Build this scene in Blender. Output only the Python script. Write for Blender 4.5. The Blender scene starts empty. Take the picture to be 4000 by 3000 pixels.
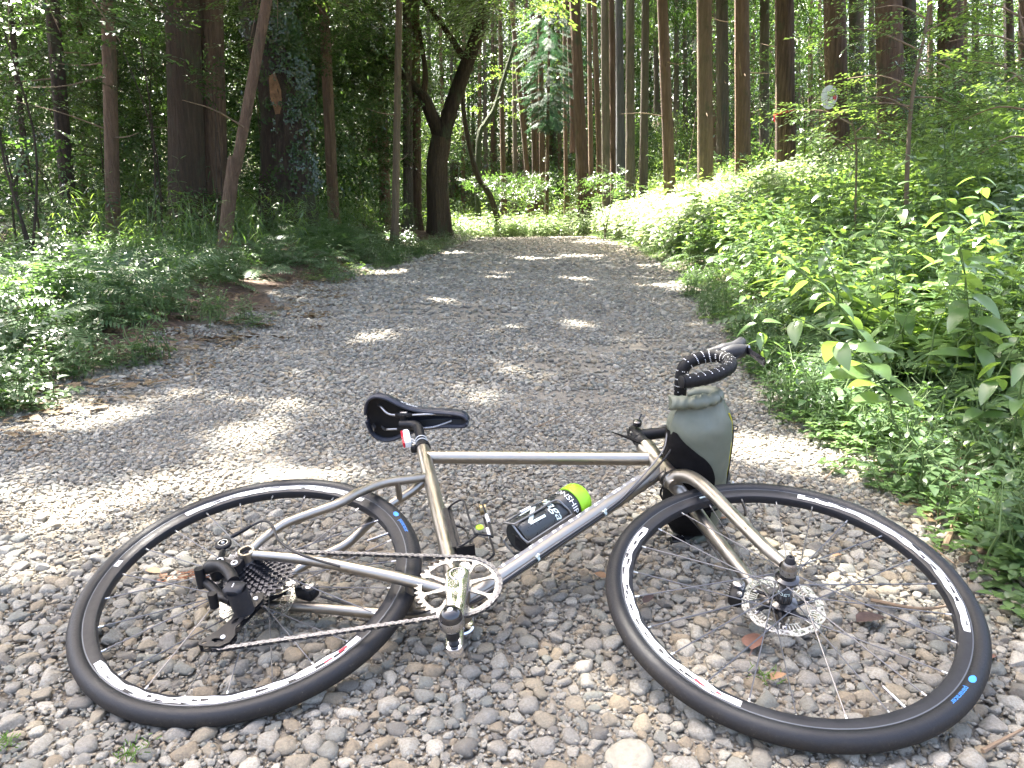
import bpy, math, random
import numpy as np
from mathutils import Matrix, Vector
random.seed(7); RNG=np.random.default_rng(7)
SC=bpy.context.scene; COL=SC.collection
# ------------------------------------------------------------------ camera, light, exposure
H=.838
CR=np.array([[.999948,.009942,.002295],[0,.224963,-.974367],[-.010203,.974317,.224951]])
FPX=2913.65; CAM0=np.array([0,0,H])
cd=bpy.data.cameras.new('camera'); cam=bpy.data.objects.new('camera',cd); COL.objects.link(cam); SC.camera=cam
cd.sensor_width=36; cd.lens=FPX/4000*36; cd.clip_start=.05; cd.clip_end=400
m=Matrix([list(CR[0])+[0],list(CR[1])+[0],list(CR[2])+[H],[0,0,0,1]]); cam.matrix_world=m
SUN_EL=math.radians(58); SUN_AZ=math.radians(-32)      # azimuth from straight ahead, minus = to the left
SV=np.array([math.sin(SUN_AZ)*math.cos(SUN_EL),math.cos(SUN_AZ)*math.cos(SUN_EL),math.sin(SUN_EL)])
W=bpy.data.worlds.new('World'); SC.world=W; W.use_nodes=True
nt=W.node_tree; bg=nt.nodes['Background']; sky=nt.nodes.new('ShaderNodeTexSky'); sky.sky_type='NISHITA'; sky.sun_disc=False
sky.sun_elevation=SUN_EL; sky.sun_rotation=SUN_AZ; sky.air_density=.8; sky.dust_density=8.0; sky.ozone_density=.3
nt.links.new(sky.outputs[0],bg.inputs[0]); bg.inputs[1].default_value=.115
sd=bpy.data.lights.new('sun','SUN'); sd.energy=5; sd.angle=math.radians(.53); sd.color=(1,.95,.86)
so=bpy.data.objects.new('sun',sd); COL.objects.link(so); so.rotation_euler=Vector(SV).to_track_quat('Z','Y').to_euler()
SC.view_settings.view_transform='Standard'; SC.view_settings.look='None'; SC.view_settings.gamma=1
SC.view_settings.exposure=3.42
SC.cycles.max_bounces=6; SC.cycles.diffuse_bounces=3; SC.cycles.transmission_bounces=3; SC.cycles.glossy_bounces=3; SC.cycles.transparent_max_bounces=4
SC.cycles.sample_clamp_indirect=6; SC.cycles.use_denoising=True

# ------------------------------------------------------------------ helpers
def ray(u,v):
    s=4000/2212; return CR@np.array([(u*s-2000)/FPX,-(v*s-1500)/FPX,-1.])
def spot(u,v,d): return CAM0+ray(u,v)*(d/ray(u,v)[1])       # a point d metres ahead, in the direction measured on the photograph
def gp(u,v,z=0.):
    r=ray(u,v); return CAM0+r*((z-H)/r[2])
def tag(o,label=None,cat=None,group=None,kind=None):
    if label: o['label']=label
    if cat: o['category']=cat
    if group: o['group']=group
    if kind: o['kind']=kind
    return o
def empty(name,loc=(0,0,0),parent=None):
    o=bpy.data.objects.new(name,None); COL.objects.link(o); o.location=loc; o.empty_display_size=.05
    if parent: o.parent=parent
    return o
def new(name,me,parent=None,mat=None):
    o=bpy.data.objects.new(name,me); COL.objects.link(o)
    if parent: o.parent=parent
    if mat and not me.materials: me.materials.append(mat)
    return o
class MB:
    def __init__(s): s.v=[]; s.f=[]; s.m=[]; s.cm=0
    def add(s,v,f):
        b=len(s.v); s.v.extend([tuple(map(float,p)) for p in v]); s.f.extend([tuple(i+b for i in q) for q in f]); s.m.extend([s.cm]*len(f)); return s
    def tube(s,path,r,n=10,cap=True,closed=False):
        P=np.array(path,float); k=len(P); R=np.full(k,r,float) if np.isscalar(r) else np.array(r,float)
        T=np.gradient(P,axis=0) if not closed else (np.roll(P,-1,0)-np.roll(P,1,0))
        T/=np.linalg.norm(T,axis=1,keepdims=True)+1e-12
        u=np.cross(T[0],[0,0,1]); 
        if np.linalg.norm(u)<.1: u=np.cross(T[0],[0,1,0])
        u/=np.linalg.norm(u); V=[]
        a=np.linspace(0,2*np.pi,n,endpoint=False)
        for i in range(k):
            u=u-T[i]*(u@T[i]); u/=np.linalg.norm(u); w=np.cross(T[i],u)
            V.append(P[i]+R[i]*(np.cos(a)[:,None]*u+np.sin(a)[:,None]*w))
        V=np.concatenate(V); F=[]
        for i in range(k if closed else k-1):
            j=(i+1)%k
            for q in range(n): F.append((i*n+q,i*n+(q+1)%n,j*n+(q+1)%n,j*n+q))
        if cap and not closed: F.append(tuple(range(n))[::-1]); F.append(tuple((k-1)*n+q for q in range(n)))
        return s.add(V,F)
    def lathe(s,prof,c=(0,0,0),ax=(0,-1,0),n=32,closed=False):   # prof: (distance along axis, radius)
        ax=np.array(ax,float); ax/=np.linalg.norm(ax); u=np.cross(ax,[0,0,1.]); 
        if np.linalg.norm(u)<.1: u=np.cross(ax,[1.,0,0])
        u/=np.linalg.norm(u); w=np.cross(ax,u); c=np.array(c,float); a=np.linspace(0,2*np.pi,n,endpoint=False)
        V=np.concatenate([c+ax*t+r*(np.cos(a)[:,None]*u+np.sin(a)[:,None]*w) for t,r in prof]); k=len(prof); F=[]
        for i in range(k if closed else k-1):
            j=(i+1)%k
            for q in range(n): F.append((i*n+q,i*n+(q+1)%n,j*n+(q+1)%n,j*n+q))
        return s.add(V,F)
    def box(s,c,h,R=None,taper=1.):
        V=np.array([[x,y,z] for x in(-1,1) for y in(-1,1) for z in(-1,1)],float)
        V[V[:,2]>0,:2]*=taper; V=V*np.array(h)
        if R is not None: V=V@np.array(R).T
        return s.add(V+np.array(c),[(0,1,3,2),(4,6,7,5),(0,4,5,1),(2,3,7,6),(0,2,6,4),(1,5,7,3)])
    def rbox(s,c,h,R=None,b=.25):    # chamfered box: a box of 3 stacked rings
        k=1-b; V=[];F=[]; h=np.array(h)
        rings=[(-1,k),(-k,1),(k,1),(1,k)]
        for z,sc in rings:
            for x,y in ((-1,-k),(-k,-1),(k,-1),(1,-k),(1,k),(k,1),(-k,1),(-1,k)): V.append((x*sc,y*sc,z))
        V=np.array(V)*h
        if R is not None: V=V@np.array(R).T
        for i in range(3):
            for q in range(8): F.append((i*8+q,i*8+(q+1)%8,i*8+8+(q+1)%8,i*8+8+q))
        F.append(tuple(range(8))[::-1]); F.append(tuple(range(24,32)))
        return s.add(V+np.array(c),F)
    def mesh(s,name,smooth=True,mats=()):
        me=bpy.data.meshes.new(name); me.from_pydata(s.v,[],s.f); me.update()
        for mt in mats: me.materials.append(mt)
        if len(mats)>1: me.polygons.foreach_set('material_index',s.m)
        if smooth:
            me.polygons.foreach_set('use_smooth',[True]*len(me.polygons))
            try: me.set_sharp_from_angle(angle=math.radians(40))
            except Exception: pass
        return me
    def obj(s,name,mat,parent=None,smooth=True):
        mats=mat if isinstance(mat,(list,tuple)) else [mat]
        return new(name,s.mesh(name,smooth,mats),parent)
def frame3(d,up=(0,0,1)):
    d=np.array(d,float); d/=np.linalg.norm(d); x=np.cross(np.array(up,float),d)
    if np.linalg.norm(x)<1e-3: x=np.cross([0,1.,0],d)
    x/=np.linalg.norm(x); y=np.cross(d,x); return np.stack([x,y,d],1)     # columns
def spline(pts,n=24):   # Catmull-Rom
    P=np.array(pts,float); P=np.vstack([2*P[0]-P[1],P,2*P[-1]-P[-2]]); out=[]
    k=len(P)-3
    for t in np.linspace(0,k-1e-9,n):
        i=int(t); f=t-i; a,b,c,d=P[i:i+4]
        out.append(.5*((2*b)+(-a+c)*f+(2*a-5*b+4*c-d)*f*f+(-a+3*b-3*c+d)*f**3))
    return np.array(out)

# ------------------------------------------------------------------ materials
def mat(name,base,rough=.5,metal=0.,spec=.5,coat=0.):
    m=bpy.data.materials.new(name); m.use_nodes=True; p=m.node_tree.nodes['Principled BSDF']
    p.inputs['Base Color'].default_value=(*base,1); p.inputs['Roughness'].default_value=rough; p.inputs['Metallic'].default_value=metal
    p.inputs['Specular IOR Level'].default_value=spec; p.inputs['Coat Weight'].default_value=coat
    return m
class NT:
    def __init__(s,m): s.t=m.node_tree; s.p=s.t.nodes['Principled BSDF']
    def n(s,t,**k):
        nd=s.t.nodes.new(t)
        for a,b in k.items():
            if a.startswith('i_'):
                key=a[2:]; key=int(key) if key.isdigit() else key.replace('_',' ')
                nd.inputs[key].default_value=b
            else: setattr(nd,a,b)
        return nd
    def l(s,a,b): s.t.links.new(a,b)
    def noise(s,scale,detail=4,rough=.6,vec=None,dim='3D'):
        nd=s.n('ShaderNodeTexNoise'); nd.inputs['Scale'].default_value=scale; nd.inputs['Detail'].default_value=detail; nd.inputs['Roughness'].default_value=rough
        if vec is not None: s.l(vec,nd.inputs['Vector'])
        return nd.outputs['Fac']
    def ramp(s,fac,stops,interp='LINEAR'):
        r=s.n('ShaderNodeValToRGB'); e=r.color_ramp.elements; r.color_ramp.interpolation=interp
        while len(e)<len(stops): e.new(.5)
        for i,(p,c) in enumerate(stops):
            e[i].position=p; e[i].color=(*c,1) if len(c)==3 else c
        s.l(fac,r.inputs[0]); return r.outputs[0]
    def mix(s,f,a,b,mode='MIX'):
        x=s.n('ShaderNodeMix',data_type='RGBA',blend_type=mode)
        for k,v in ((0,f),(6,a),(7,b)):
            if hasattr(v,'links'): s.l(v,x.inputs[k])
            else: x.inputs[k].default_value=v if k==0 else (*v,1)
        return x.outputs[2]
    def coord(s,kind='Object',scale=(1,1,1)):
        c=s.n('ShaderNodeTexCoord'); mp=s.n('ShaderNodeMapping'); mp.inputs['Scale'].default_value=scale; s.l(c.outputs[kind],mp.inputs[0]); return mp.outputs[0]
    def bump(s,h,strength=.4,dist=.01):
        b=s.n('ShaderNodeBump'); b.inputs['Strength'].default_value=strength; b.inputs['Distance'].default_value=dist; s.l(h,b.inputs['Height']); s.l(b.outputs[0],s.p.inputs['Normal'])
    def rnd(s): return s.n('ShaderNodeObjectInfo').outputs['Random']
def worn(name,base,rough,metal=0,amt=.15,scale=30,dirt=None,coat=0,spec=.5):
    m=mat(name,base,rough,metal,spec,coat); t=NT(m); v=t.coord(); f=t.noise(scale,5,.65,v)
    lo=[c*(1-amt) for c in base]; hi=[min(1,c*(1+amt)) for c in base]
    col=t.ramp(f,[(.3,lo),(.7,hi)])
    if dirt:
        f2=t.noise(scale*.6,6,.75,v); mk=t.ramp(f2,[(.52,(0,0,0)),(.7,(1,1,1))]); col=t.mix(mk,col,dirt)
    t.l(col,t.p.inputs['Base Color'])
    r=t.ramp(t.noise(scale*2.2,4,.6,v),[(.3,(max(0,rough-.1),)*3),(.7,(min(1,rough+.15),)*3)]); t.l(r,t.p.inputs['Roughness'])
    return m
def leafmat(name,stops,rough=.38,trans=.35,spec=.5,tint=(.35,.55,.06)):
    m=bpy.data.materials.new(name); m.use_nodes=True; t=NT(m); p=t.p
    col=t.ramp(t.rnd(),stops); g=t.n('ShaderNodeNewGeometry')
    # each leaf of a plant a little different, each blade mottled
    col2=t.mix(.5,col,t.ramp(g.outputs['Random Per Island'],[(0,stops[0][1]),(.5,stops[len(stops)//2][1]),(1,stops[-1][1])]))
    f=t.noise(18,3,.6,t.coord()); col3=t.mix(t.ramp(f,[(.35,(0,0,0)),(.75,(.35,.35,.35))]),col2,(.09,.12,.03))
    t.l(col3,p.inputs['Base Color']); p.inputs['Roughness'].default_value=rough; p.inputs['Specular IOR Level'].default_value=spec
    tr=t.n('ShaderNodeBsdfTranslucent'); t.l(t.mix(.55,col3,tint),tr.inputs[0])
    mx=t.n('ShaderNodeMixShader'); mx.inputs[0].default_value=trans; t.l(p.outputs[0],mx.inputs[1]); t.l(tr.outputs[0],mx.inputs[2])
    t.l(mx.outputs[0],t.t.nodes['Material Output'].inputs[0]); return m
M={}
M['leaf_bright']=leafmat('leaf_bright',[(0,(.058,.115,.042)),(.5,(.098,.175,.064)),(1,(.165,.25,.1))],.3,.36,.75,(.40,.62,.06))
M['leaf_mid']=leafmat('leaf_mid',[(0,(.035,.072,.032)),(.5,(.062,.112,.05)),(1,(.105,.16,.075))],.3,.3,.75,(.25,.5,.05))
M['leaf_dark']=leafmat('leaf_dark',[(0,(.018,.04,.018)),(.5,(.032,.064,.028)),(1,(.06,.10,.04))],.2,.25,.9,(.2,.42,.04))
M['leaf_pale']=leafmat('leaf_pale',[(0,(.2,.28,.12)),(.5,(.34,.42,.22)),(1,(.5,.56,.36))],.35,.35,.7,(.6,.75,.38))  # sun glare of the bright bank, put into the leaf colour
M['leaf_blue']=leafmat('leaf_blue',[(0,(.022,.06,.04)),(.5,(.038,.088,.06)),(1,(.058,.12,.078))],.6,.2,.3,(.15,.35,.15))
M['leaf_fern']=leafmat('leaf_fern',[(0,(.05,.1,.045)),(.5,(.085,.15,.07)),(1,(.13,.2,.1))],.35,.3,.6,(.25,.45,.1))
M['grass']=leafmat('grass',[(0,(.05,.12,.02)),(.5,(.1,.2,.03)),(1,(.17,.28,.05))],.45,.4,.4,(.4,.6,.08))
M['leaf_yellow']=leafmat('leaf_yellow',[(0,(.2,.3,.02)),(1,(.32,.4,.03))],.45,.5,.4,(.6,.75,.05))
M['litter']=leafmat('litter',[(0,(.07,.04,.025)),(.5,(.13,.08,.05)),(1,(.2,.135,.085))],.7,.1,.3,(.3,.15,.05))
def bark(name,a,b,c,moss=0.):
    m=mat(name,a,.85); t=NT(m); v=t.coord('Object',(14,14,1.1)); f=t.noise(1.6,7,.7,v); w=t.noise(5,4,.6,v)
    col=t.ramp(f,[(.28,a),(.5,b),(.72,c)]); col=t.mix(.35,col,t.ramp(t.rnd(),[(0,a),(.5,b),(1,c)]))
    v2=t.coord('Object',(1,1,.5)); ms=t.ramp(t.noise(1.7,5,.7,v2),[(.58-moss*.35,(0,0,0)),(.72-moss*.3,(1,1,1))])
    col=t.mix(ms,col,(.075,.095,.045)); t.l(col,t.p.inputs['Base Color'])
    hh=t.n('ShaderNodeMath',operation='ADD'); t.l(f,hh.inputs[0]); t.l(w,hh.inputs[1]); t.bump(hh.outputs[0],1.,.09); return m
M['bark_red']=bark('bark_red',(.045,.026,.015),(.165,.1,.06),(.34,.225,.145))
M['bark_grey']=bark('bark_grey',(.05,.04,.028),(.14,.112,.078),(.25,.205,.15),.12)
M['bark_dark']=bark('bark_dark',(.016,.010,.006),(.06,.038,.022),(.14,.095,.058),.12)
M['bark_pale']=bark('bark_pale',(.12,.085,.055),(.22,.16,.1),(.34,.26,.17),.1)
M['bark_blue']=bark('bark_blue',(.08,.08,.09),(.17,.175,.19),(.27,.27,.29))
M['bark_moss']=bark('bark_moss',(.04,.04,.015),(.11,.12,.035),(.2,.21,.06),1.)
M['rot']=worn('rotten_wood',(.2,.11,.05),.9,amt=.5,scale=9)
def stone():
    m=mat('river_stone',(.3,.3,.28),.62,spec=.4); t=NT(m); r=t.rnd()
    base=t.ramp(r,[(0,(.18,.173,.152)),(.12,(.31,.295,.255)),(.28,(.37,.352,.30)),(.40,(.25,.253,.222)),(.52,(.42,.40,.34)),(.64,(.31,.255,.175)),(.74,(.235,.247,.216)),(.82,(.34,.295,.215)),(.93,(.53,.495,.415))],'CONSTANT')
    v=t.coord(); a=t.noise(9,6,.7,v); b=t.noise(60,3,.7,v)
    col=t.mix(t.ramp(a,[(.35,(0,0,0)),(.7,(.7,.7,.7))]),base,(.14,.11,.08)); col=t.mix(t.ramp(b,[(.55,(0,0,0)),(.72,(.45,.45,.45))]),col,(.46,.45,.42))
    t.l(col,t.p.inputs['Base Color']); t.bump(t.noise(14,6,.75,v),.5,.06); return m
M['stone']=stone()
def soil():
    m=mat('gravel_ground',(.16,.14,.11),.95); t=NT(m); c=t.n('ShaderNodeTexCoord'); v=c.outputs['Object']
    vo=t.n('ShaderNodeTexVoronoi'); vo.inputs['Scale'].default_value=42; t.l(v,vo.inputs['Vector'])
    f=t.noise(2.1,6,.7,v); g=t.noise(300,3,.7,v)
    grit=t.ramp(vo.outputs['Color'],[(0,(.15,.135,.11)),(.5,(.25,.23,.19)),(1,(.36,.34,.29))])
    dirt=t.ramp(g,[(.3,(.19,.155,.115)),(.7,(.34,.29,.22))])
    col=t.mix(t.ramp(f,[(.38,(.15,.15,.15)),(.62,(.8,.8,.8))]),dirt,grit); 
    at=t.n('ShaderNodeAttribute',attribute_name='verge'); vm=t.noise(25,5,.7,v)
    lit=t.ramp(vm,[(.3,(.03,.02,.013)),(.5,(.085,.05,.032)),(.66,(.17,.1,.065))]); col=t.mix(at.outputs['Fac'],col,lit)
    t.l(col,t.p.inputs['Base Color']); hh=t.n('ShaderNodeMath',operation='ADD'); t.l(vo.outputs['Distance'],hh.inputs[0]); t.l(g,hh.inputs[1]); t.bump(hh.outputs[0],.8,.008); return m
M['ground']=soil()
M['ti']=worn('brushed_titanium',(.35,.322,.28),.37,1.,.05,12)
M['ti_dull']=worn('dull_titanium',(.36,.345,.32),.38,1.,.07,60)
def rubber():
    m=mat('tyre_rubber',(.016,.017,.02),.5,spec=.35); t=NT(m); v=t.coord(); at=t.n('ShaderNodeAttribute',attribute_name='tread')
    f=t.noise(160,5,.8,v); g=t.noise(26,4,.7,v)
    d=t.n('ShaderNodeMath',operation='MULTIPLY'); t.l(t.ramp(g,[(.3,(.25,)*3),(.7,(1,)*3)]),d.inputs[0]); t.l(at.outputs['Fac'],d.inputs[1])
    col=t.mix(d.outputs[0],(.010,.011,.014),t.ramp(f,[(.3,(.014,.012,.010)),(.6,(.03,.025,.02)),(.74,(.15,.13,.10))])); t.l(col,t.p.inputs['Base Color'])
    t.l(t.ramp(d.outputs[0],[(0,(.46,)*3),(1,(.85,)*3)]),t.p.inputs['Roughness']); t.bump(f,.25,.004); return m
M['rubber']=rubber()
M['rim']=worn('rim_grey',(.018,.019,.023),.4,.1,.1,40,spec=.4)
M['rim_track']=mat('rim_edge',(.10,.11,.13),.4,.5)
M['black']=worn('black_alloy',(.009,.009,.0105),.45,0,.2,50,spec=.35)
M['blackgloss']=mat('black_gloss',(.012,.012,.014),.18,.0,.6,.5)
M['plastic']=worn('dark_plastic',(.02,.0205,.024),.5,0,.15,50,dirt=(.04,.036,.032),spec=.35)
M['chrome']=worn('polished_alloy',(.72,.72,.75),.1,1.,.05,30)
M['silver']=worn('silver_alloy',(.38,.38,.39),.3,1.,.08,60)
M['rotor']=worn('rotor_steel',(.8,.8,.8),.3,1.,.1,80)
M['steel']=mat('steel_wire',(.16,.16,.165),.4,.8)
M['wire']=mat('cage_wire_metal',(.22,.22,.22),.35,1.)
M['nipple']=mat('brass_nipple',(.7,.7,.7),.3,.9)
M['chain']=worn('chain_steel',(.2,.205,.225),.38,1.,.2,200)
M['cog']=worn('cassette_steel',(.13,.133,.15),.38,1.,.3,120)
M['cable']=mat('cable_housing',(.015,.015,.016),.5)
M['white']=worn('white_print',(.8,.8,.8),.4,0,.06,60)
M['red']=mat('red_print',(.55,.03,.05),.4)
M['blue']=mat('blue_print',(.04,.25,.75),.5)
M['saddle']=worn('saddle_cover',(.018,.021,.033),.42,0,.15,40)
M['saddle_under']=mat('saddle_shell',(.006,.006,.007),.55,spec=.3)
M['tape']=worn('bar_tape',(.008,.008,.009),.6,0,.2,90,spec=.25)
M['bagfab']=worn('grey_green_nylon',(.118,.132,.10),.48,0,.12,14)
M['bagblk']=worn('black_fabric',(.006,.0055,.006),.75,0,.2,40,spec=.15)
M['yellow']=mat('yellow_trim',(.55,.5,.03),.5)
M['bottle']=worn('dark_bottle',(.018,.021,.022),.3,0,.1,30,spec=.6)
M['lime']=worn('lime_cap',(.28,.58,.02),.4,0,.04,30)
M['pale']=mat('pale_print',(.62,.72,.68),.4)
M['rubberband']=mat('rubber_band',(.6,.6,.58),.5)
M['brass']=mat('brass_ring',(.35,.28,.15),.35,.8)
M['redlens']=mat('red_lens',(.6,.03,.05),.25)
M['greyprint']=mat('grey_print',(.2,.2,.21),.4)
M['stem_green']=mat('plant_stem',(.09,.14,.04),.6)
M['twigm']=worn('dead_twig',(.2,.14,.09),.85,amt=.4,scale=20)
M['sign']=worn('weathered_sign',(.62,.6,.52),.7,0,.12,12,dirt=(.3,.2,.12))

# ------------------------------------------------------------------ scatter (geometry nodes, for what nobody could count)
def scatter(name,variants,pts,rot,scl,idx,parent=None,label=None,kind='stuff',cat=None):
    coll=bpy.data.collections.new(name+'_kit')
    for i,me in enumerate(variants):
        o=bpy.data.objects.new('%s_kit_%02d'%(name,i),me); coll.objects.link(o)
    pts=np.asarray(pts,float); n=len(pts); me=bpy.data.meshes.new(name); me.vertices.add(n); me.vertices.foreach_set('co',pts.ravel())
    a=me.attributes.new('rot','FLOAT_VECTOR','POINT'); a.data.foreach_set('vector',np.asarray(rot,float).ravel())
    a=me.attributes.new('scl','FLOAT_VECTOR','POINT'); s=np.asarray(scl,float); s=np.repeat(s[:,None],3,1) if s.ndim==1 else s; a.data.foreach_set('vector',s.ravel())
    a=me.attributes.new('idx','INT','POINT'); a.data.foreach_set('value',np.asarray(idx,int))
    o=new(name,me,parent); g=bpy.data.node_groups.new(name+'_nodes','GeometryNodeTree')
    g.interface.new_socket('Geometry',in_out='INPUT',socket_type='NodeSocketGeometry'); g.interface.new_socket('Geometry',in_out='OUTPUT',socket_type='NodeSocketGeometry')
    N=g.nodes; gi=N.new('NodeGroupInput'); go=N.new('NodeGroupOutput'); ip=N.new('GeometryNodeInstanceOnPoints'); ci=N.new('GeometryNodeCollectionInfo')
    ci.inputs['Collection'].default_value=coll; ci.inputs['Separate Children'].default_value=True; ci.inputs['Reset Children'].default_value=True
    def at(nm,t):
        q=N.new('GeometryNodeInputNamedAttribute'); q.data_type=t; q.inputs[0].default_value=nm; return [x for x in q.outputs if x.enabled][0]
    L=g.links.new; L(gi.outputs[0],ip.inputs['Points']); L(ci.outputs[0],ip.inputs['Instance']); ip.inputs['Pick Instance'].default_value=True
    L(at('idx','INT'),ip.inputs['Instance Index']); 
    e2r=N.new('FunctionNodeEulerToRotation'); L(at('rot','FLOAT_VECTOR'),e2r.inputs[0]); L(e2r.outputs[0],ip.inputs['Rotation']); L(at('scl','FLOAT_VECTOR'),ip.inputs['Scale'])
    if not kind:      # foliage that is a part of a thing is made real geometry
        rn=N.new('GeometryNodeRealizeInstances'); L(ip.outputs[0],rn.inputs[0]); L(rn.outputs[0],go.inputs[0])
    else: L(ip.outputs[0],go.inputs[0])
    md=o.modifiers.new('scatter','NODES'); md.node_group=g
    if kind: o['kind']=kind
    if label: o['label']=label
    if cat: o['category']=cat
    return o
def rz(n,tilt=.2): return np.stack([RNG.normal(0,tilt,n),RNG.normal(0,tilt,n),RNG.uniform(0,6.28,n)],1)

# ------------------------------------------------------------------ ground
LE=np.array([(-2.4,-3),(-2.3,2.6),(-2.2,3.1),(-2.31,3.43),(-2.15,3.94),(-1.97,5.35),(-2.22,8.79),(-1.7,15.8),(-1.3,25),(-4,34),(-12,45),(-40,70)])
RE=np.array([(1.1,-3),(1.1,1.47),(1.12,1.9),(1.21,2.6),(1.31,3.2),(1.51,4.42),(1.75,6.07),(2.3,9.5),(2.75,15.5),(2.8,25),(1.5,34),(-5,45),(-30,70)])
def xl(y): return np.interp(y,LE[:,1],LE[:,0])
def xr(y): return np.interp(y,RE[:,1],RE[:,0])
def vn(x,y,s,seed):     # cheap smooth noise -1..1
    a=seed*1.7; return (np.sin(x*s*1.3+a+np.sin(y*s*.9+a*2)*1.2)+np.sin(y*s*1.7-a*1.3+np.sin(x*s*1.1+a)*1.4)+np.sin((x+y)*s*.7+a*3))/3
def T(x,y):
    x=np.asarray(x,float); y=np.asarray(y,float); dl=np.maximum(0,xl(y)-x); dr=np.maximum(0,x-xr(y))
    z=.22*(1-np.exp(-dl/1.2))+.035*dl+.012*np.maximum(0,y-6)*(1-np.exp(-dl/2))
    ramp=np.clip((y-2)/6,.15,1)
    z=z+(.15*(1-np.exp(-dr))+.27*dr-.12*np.maximum(0,dr-14))*ramp
    off=np.minimum(1,(dl+dr)/1.); z=z+off*(.07*vn(x,y,1.3,1)+.12*vn(x,y,.45,2))
    z=z-.12*np.clip((y-24)/4,0,1)**1.5+.6*np.clip((y-28)/16,0,1)
    return z
def build_ground():
    xs=np.concatenate([np.linspace(-60,-8,40)[:-1],np.linspace(-8,8,130),np.linspace(8,60,40)[1:]]); ys=np.concatenate([np.linspace(-14,-1,14)[:-1],np.linspace(-1,12,110),np.linspace(12,110,120)[1:]])
    X,Y=np.meshgrid(xs,ys); Z=T(X,Y)+(.006*vn(X,Y,5,3)+.004*vn(X,Y,11,4)) -.004
    me=bpy.data.meshes.new('ground'); V=np.stack([X,Y,Z],-1).reshape(-1,3); nx=len(xs); ny=len(ys)
    i=(np.arange(ny-1)[:,None]*nx+np.arange(nx-1)).ravel(); F=np.stack([i,i+1,i+1+nx,i+nx],1)
    me.from_pydata(V.tolist(),[],F.tolist()); me.polygons.foreach_set('use_smooth',[True]*len(F))
    d=np.maximum(xl(Y)-X,X-xr(Y)).ravel()+.25*vn(X,Y,4,9).ravel(); a=me.attributes.new('verge','FLOAT','POINT'); a.data.foreach_set('value',np.clip(d/.5+.2,0,1))
    me.materials.append(M['ground']); o=new('ground',me); o['kind']='structure'; return o
GROUND=build_ground()

# stones
def stone_mesh(name,sub,seed):
    import bmesh
    r=np.random.default_rng(seed); bm=bmesh.new(); bmesh.ops.create_icosphere(bm,subdivisions=sub,radius=1)
    V=np.array([v.co[:] for v in bm.verts])
    for k in range(r.integers(8,15)):
        n=r.normal(size=3); n/=np.linalg.norm(n); d=r.uniform(.5,.82); t=V@n; V=V-np.outer(np.maximum(0,t-d),n)*.95
    V*=1+.05*np.sin(V@r.normal(size=3)*3+r.uniform(0,6))[:,None]
    V=V/np.abs(V).max(0); V*=np.array([.5,.5*r.uniform(.62,.95),.5*r.uniform(.42,.7)])
    for v,c in zip(bm.verts,V): v.co=c
    me=bpy.data.meshes.new(name); bm.to_mesh(me); bm.free(); me.polygons.foreach_set('use_smooth',[True]*len(me.polygons)); me.materials.append(M['stone']); return me
SM=[stone_mesh('stone_%02d'%i,3,100+i) for i in range(14)]; SL=[stone_mesh('pebble_%02d'%i,2,200+i) for i in range(14)]
def round_stone():
    import bmesh
    bm=bmesh.new(); bmesh.ops.create_icosphere(bm,subdivisions=3,radius=.5)
    for v in bm.verts:
        x,y,z=v.co; k=1+.06*math.sin(x*5+1)+.07*math.sin(y*6+x*4)+.03*math.sin(x*13+y*9); v.co=(x*k*1.05,y*k*.82,max(-.2,min(.2,z*.6))+.02*math.sin(x*7))
    me=bpy.data.meshes.new('large_stone'); bm.to_mesh(me); bm.free(); me.polygons.foreach_set('use_smooth',[True]*len(me.polygons)); me.materials.append(worn('pale_river_stone',(.27,.25,.20),.65,amt=.25,scale=5,dirt=(.19,.165,.12))); return me
def pack():
    cand=[]; N=150000
    y=RNG.uniform(.86,3.6,N); x=RNG.uniform(-1,1,N)*(.62*y+.5)+RNG.normal(0,.02,N)
    s=np.clip(np.exp(RNG.normal(math.log(.0165),.46,N)),.0065,.05)
    # finer, sandier streaks
    dirt=vn(x,y,2.2,5)+.6*vn(x,y,6,6); keep=(x>xl(y)-.3)&(x<xr(y)+.25+.25*vn(x,y,5,8))
    keep&=~((dirt>.5)&(RNG.random(N)<.88)&(y>1.75)); s=np.where(y>2.0,np.minimum(s,.028),s)
    x,y,s=x[keep],y[keep],s[keep]; o=np.argsort(-s); x,y,s=x[o],y[o],s[o]
    big=[(gp(1360,1640)[0],gp(1360,1640)[1],.082),(gp(820,1610)[0],gp(820,1610)[1],.05),(gp(1180,1560)[0],gp(1180,1560)[1],.045),(gp(400,1450)[0],gp(400,1450)[1],.05),(gp(1690,1390)[0],gp(1690,1390)[1],.052),(gp(640,1420)[0],gp(640,1420)[1],.055)]
    out=[];grid={};c=.022
    for X,Y,S in big+list(zip(x,y,s)):
        gx,gy=int(X//c),int(Y//c); r=2 if S<.03 else 3; ok=True
        for a in range(gx-r,gx+r+1):
            for b in range(gy-r,gy+r+1):
                for (p,q,t) in grid.get((a,b),()):
                    if (p-X)**2+(q-Y)**2<(.385*(S+t))**2: ok=False;break
                if not ok: break
            if not ok: break
        if ok: grid.setdefault((gx,gy),[]).append((X,Y,S)); out.append((X,Y,S))
    return np.array(out)
P1=pack()
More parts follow.
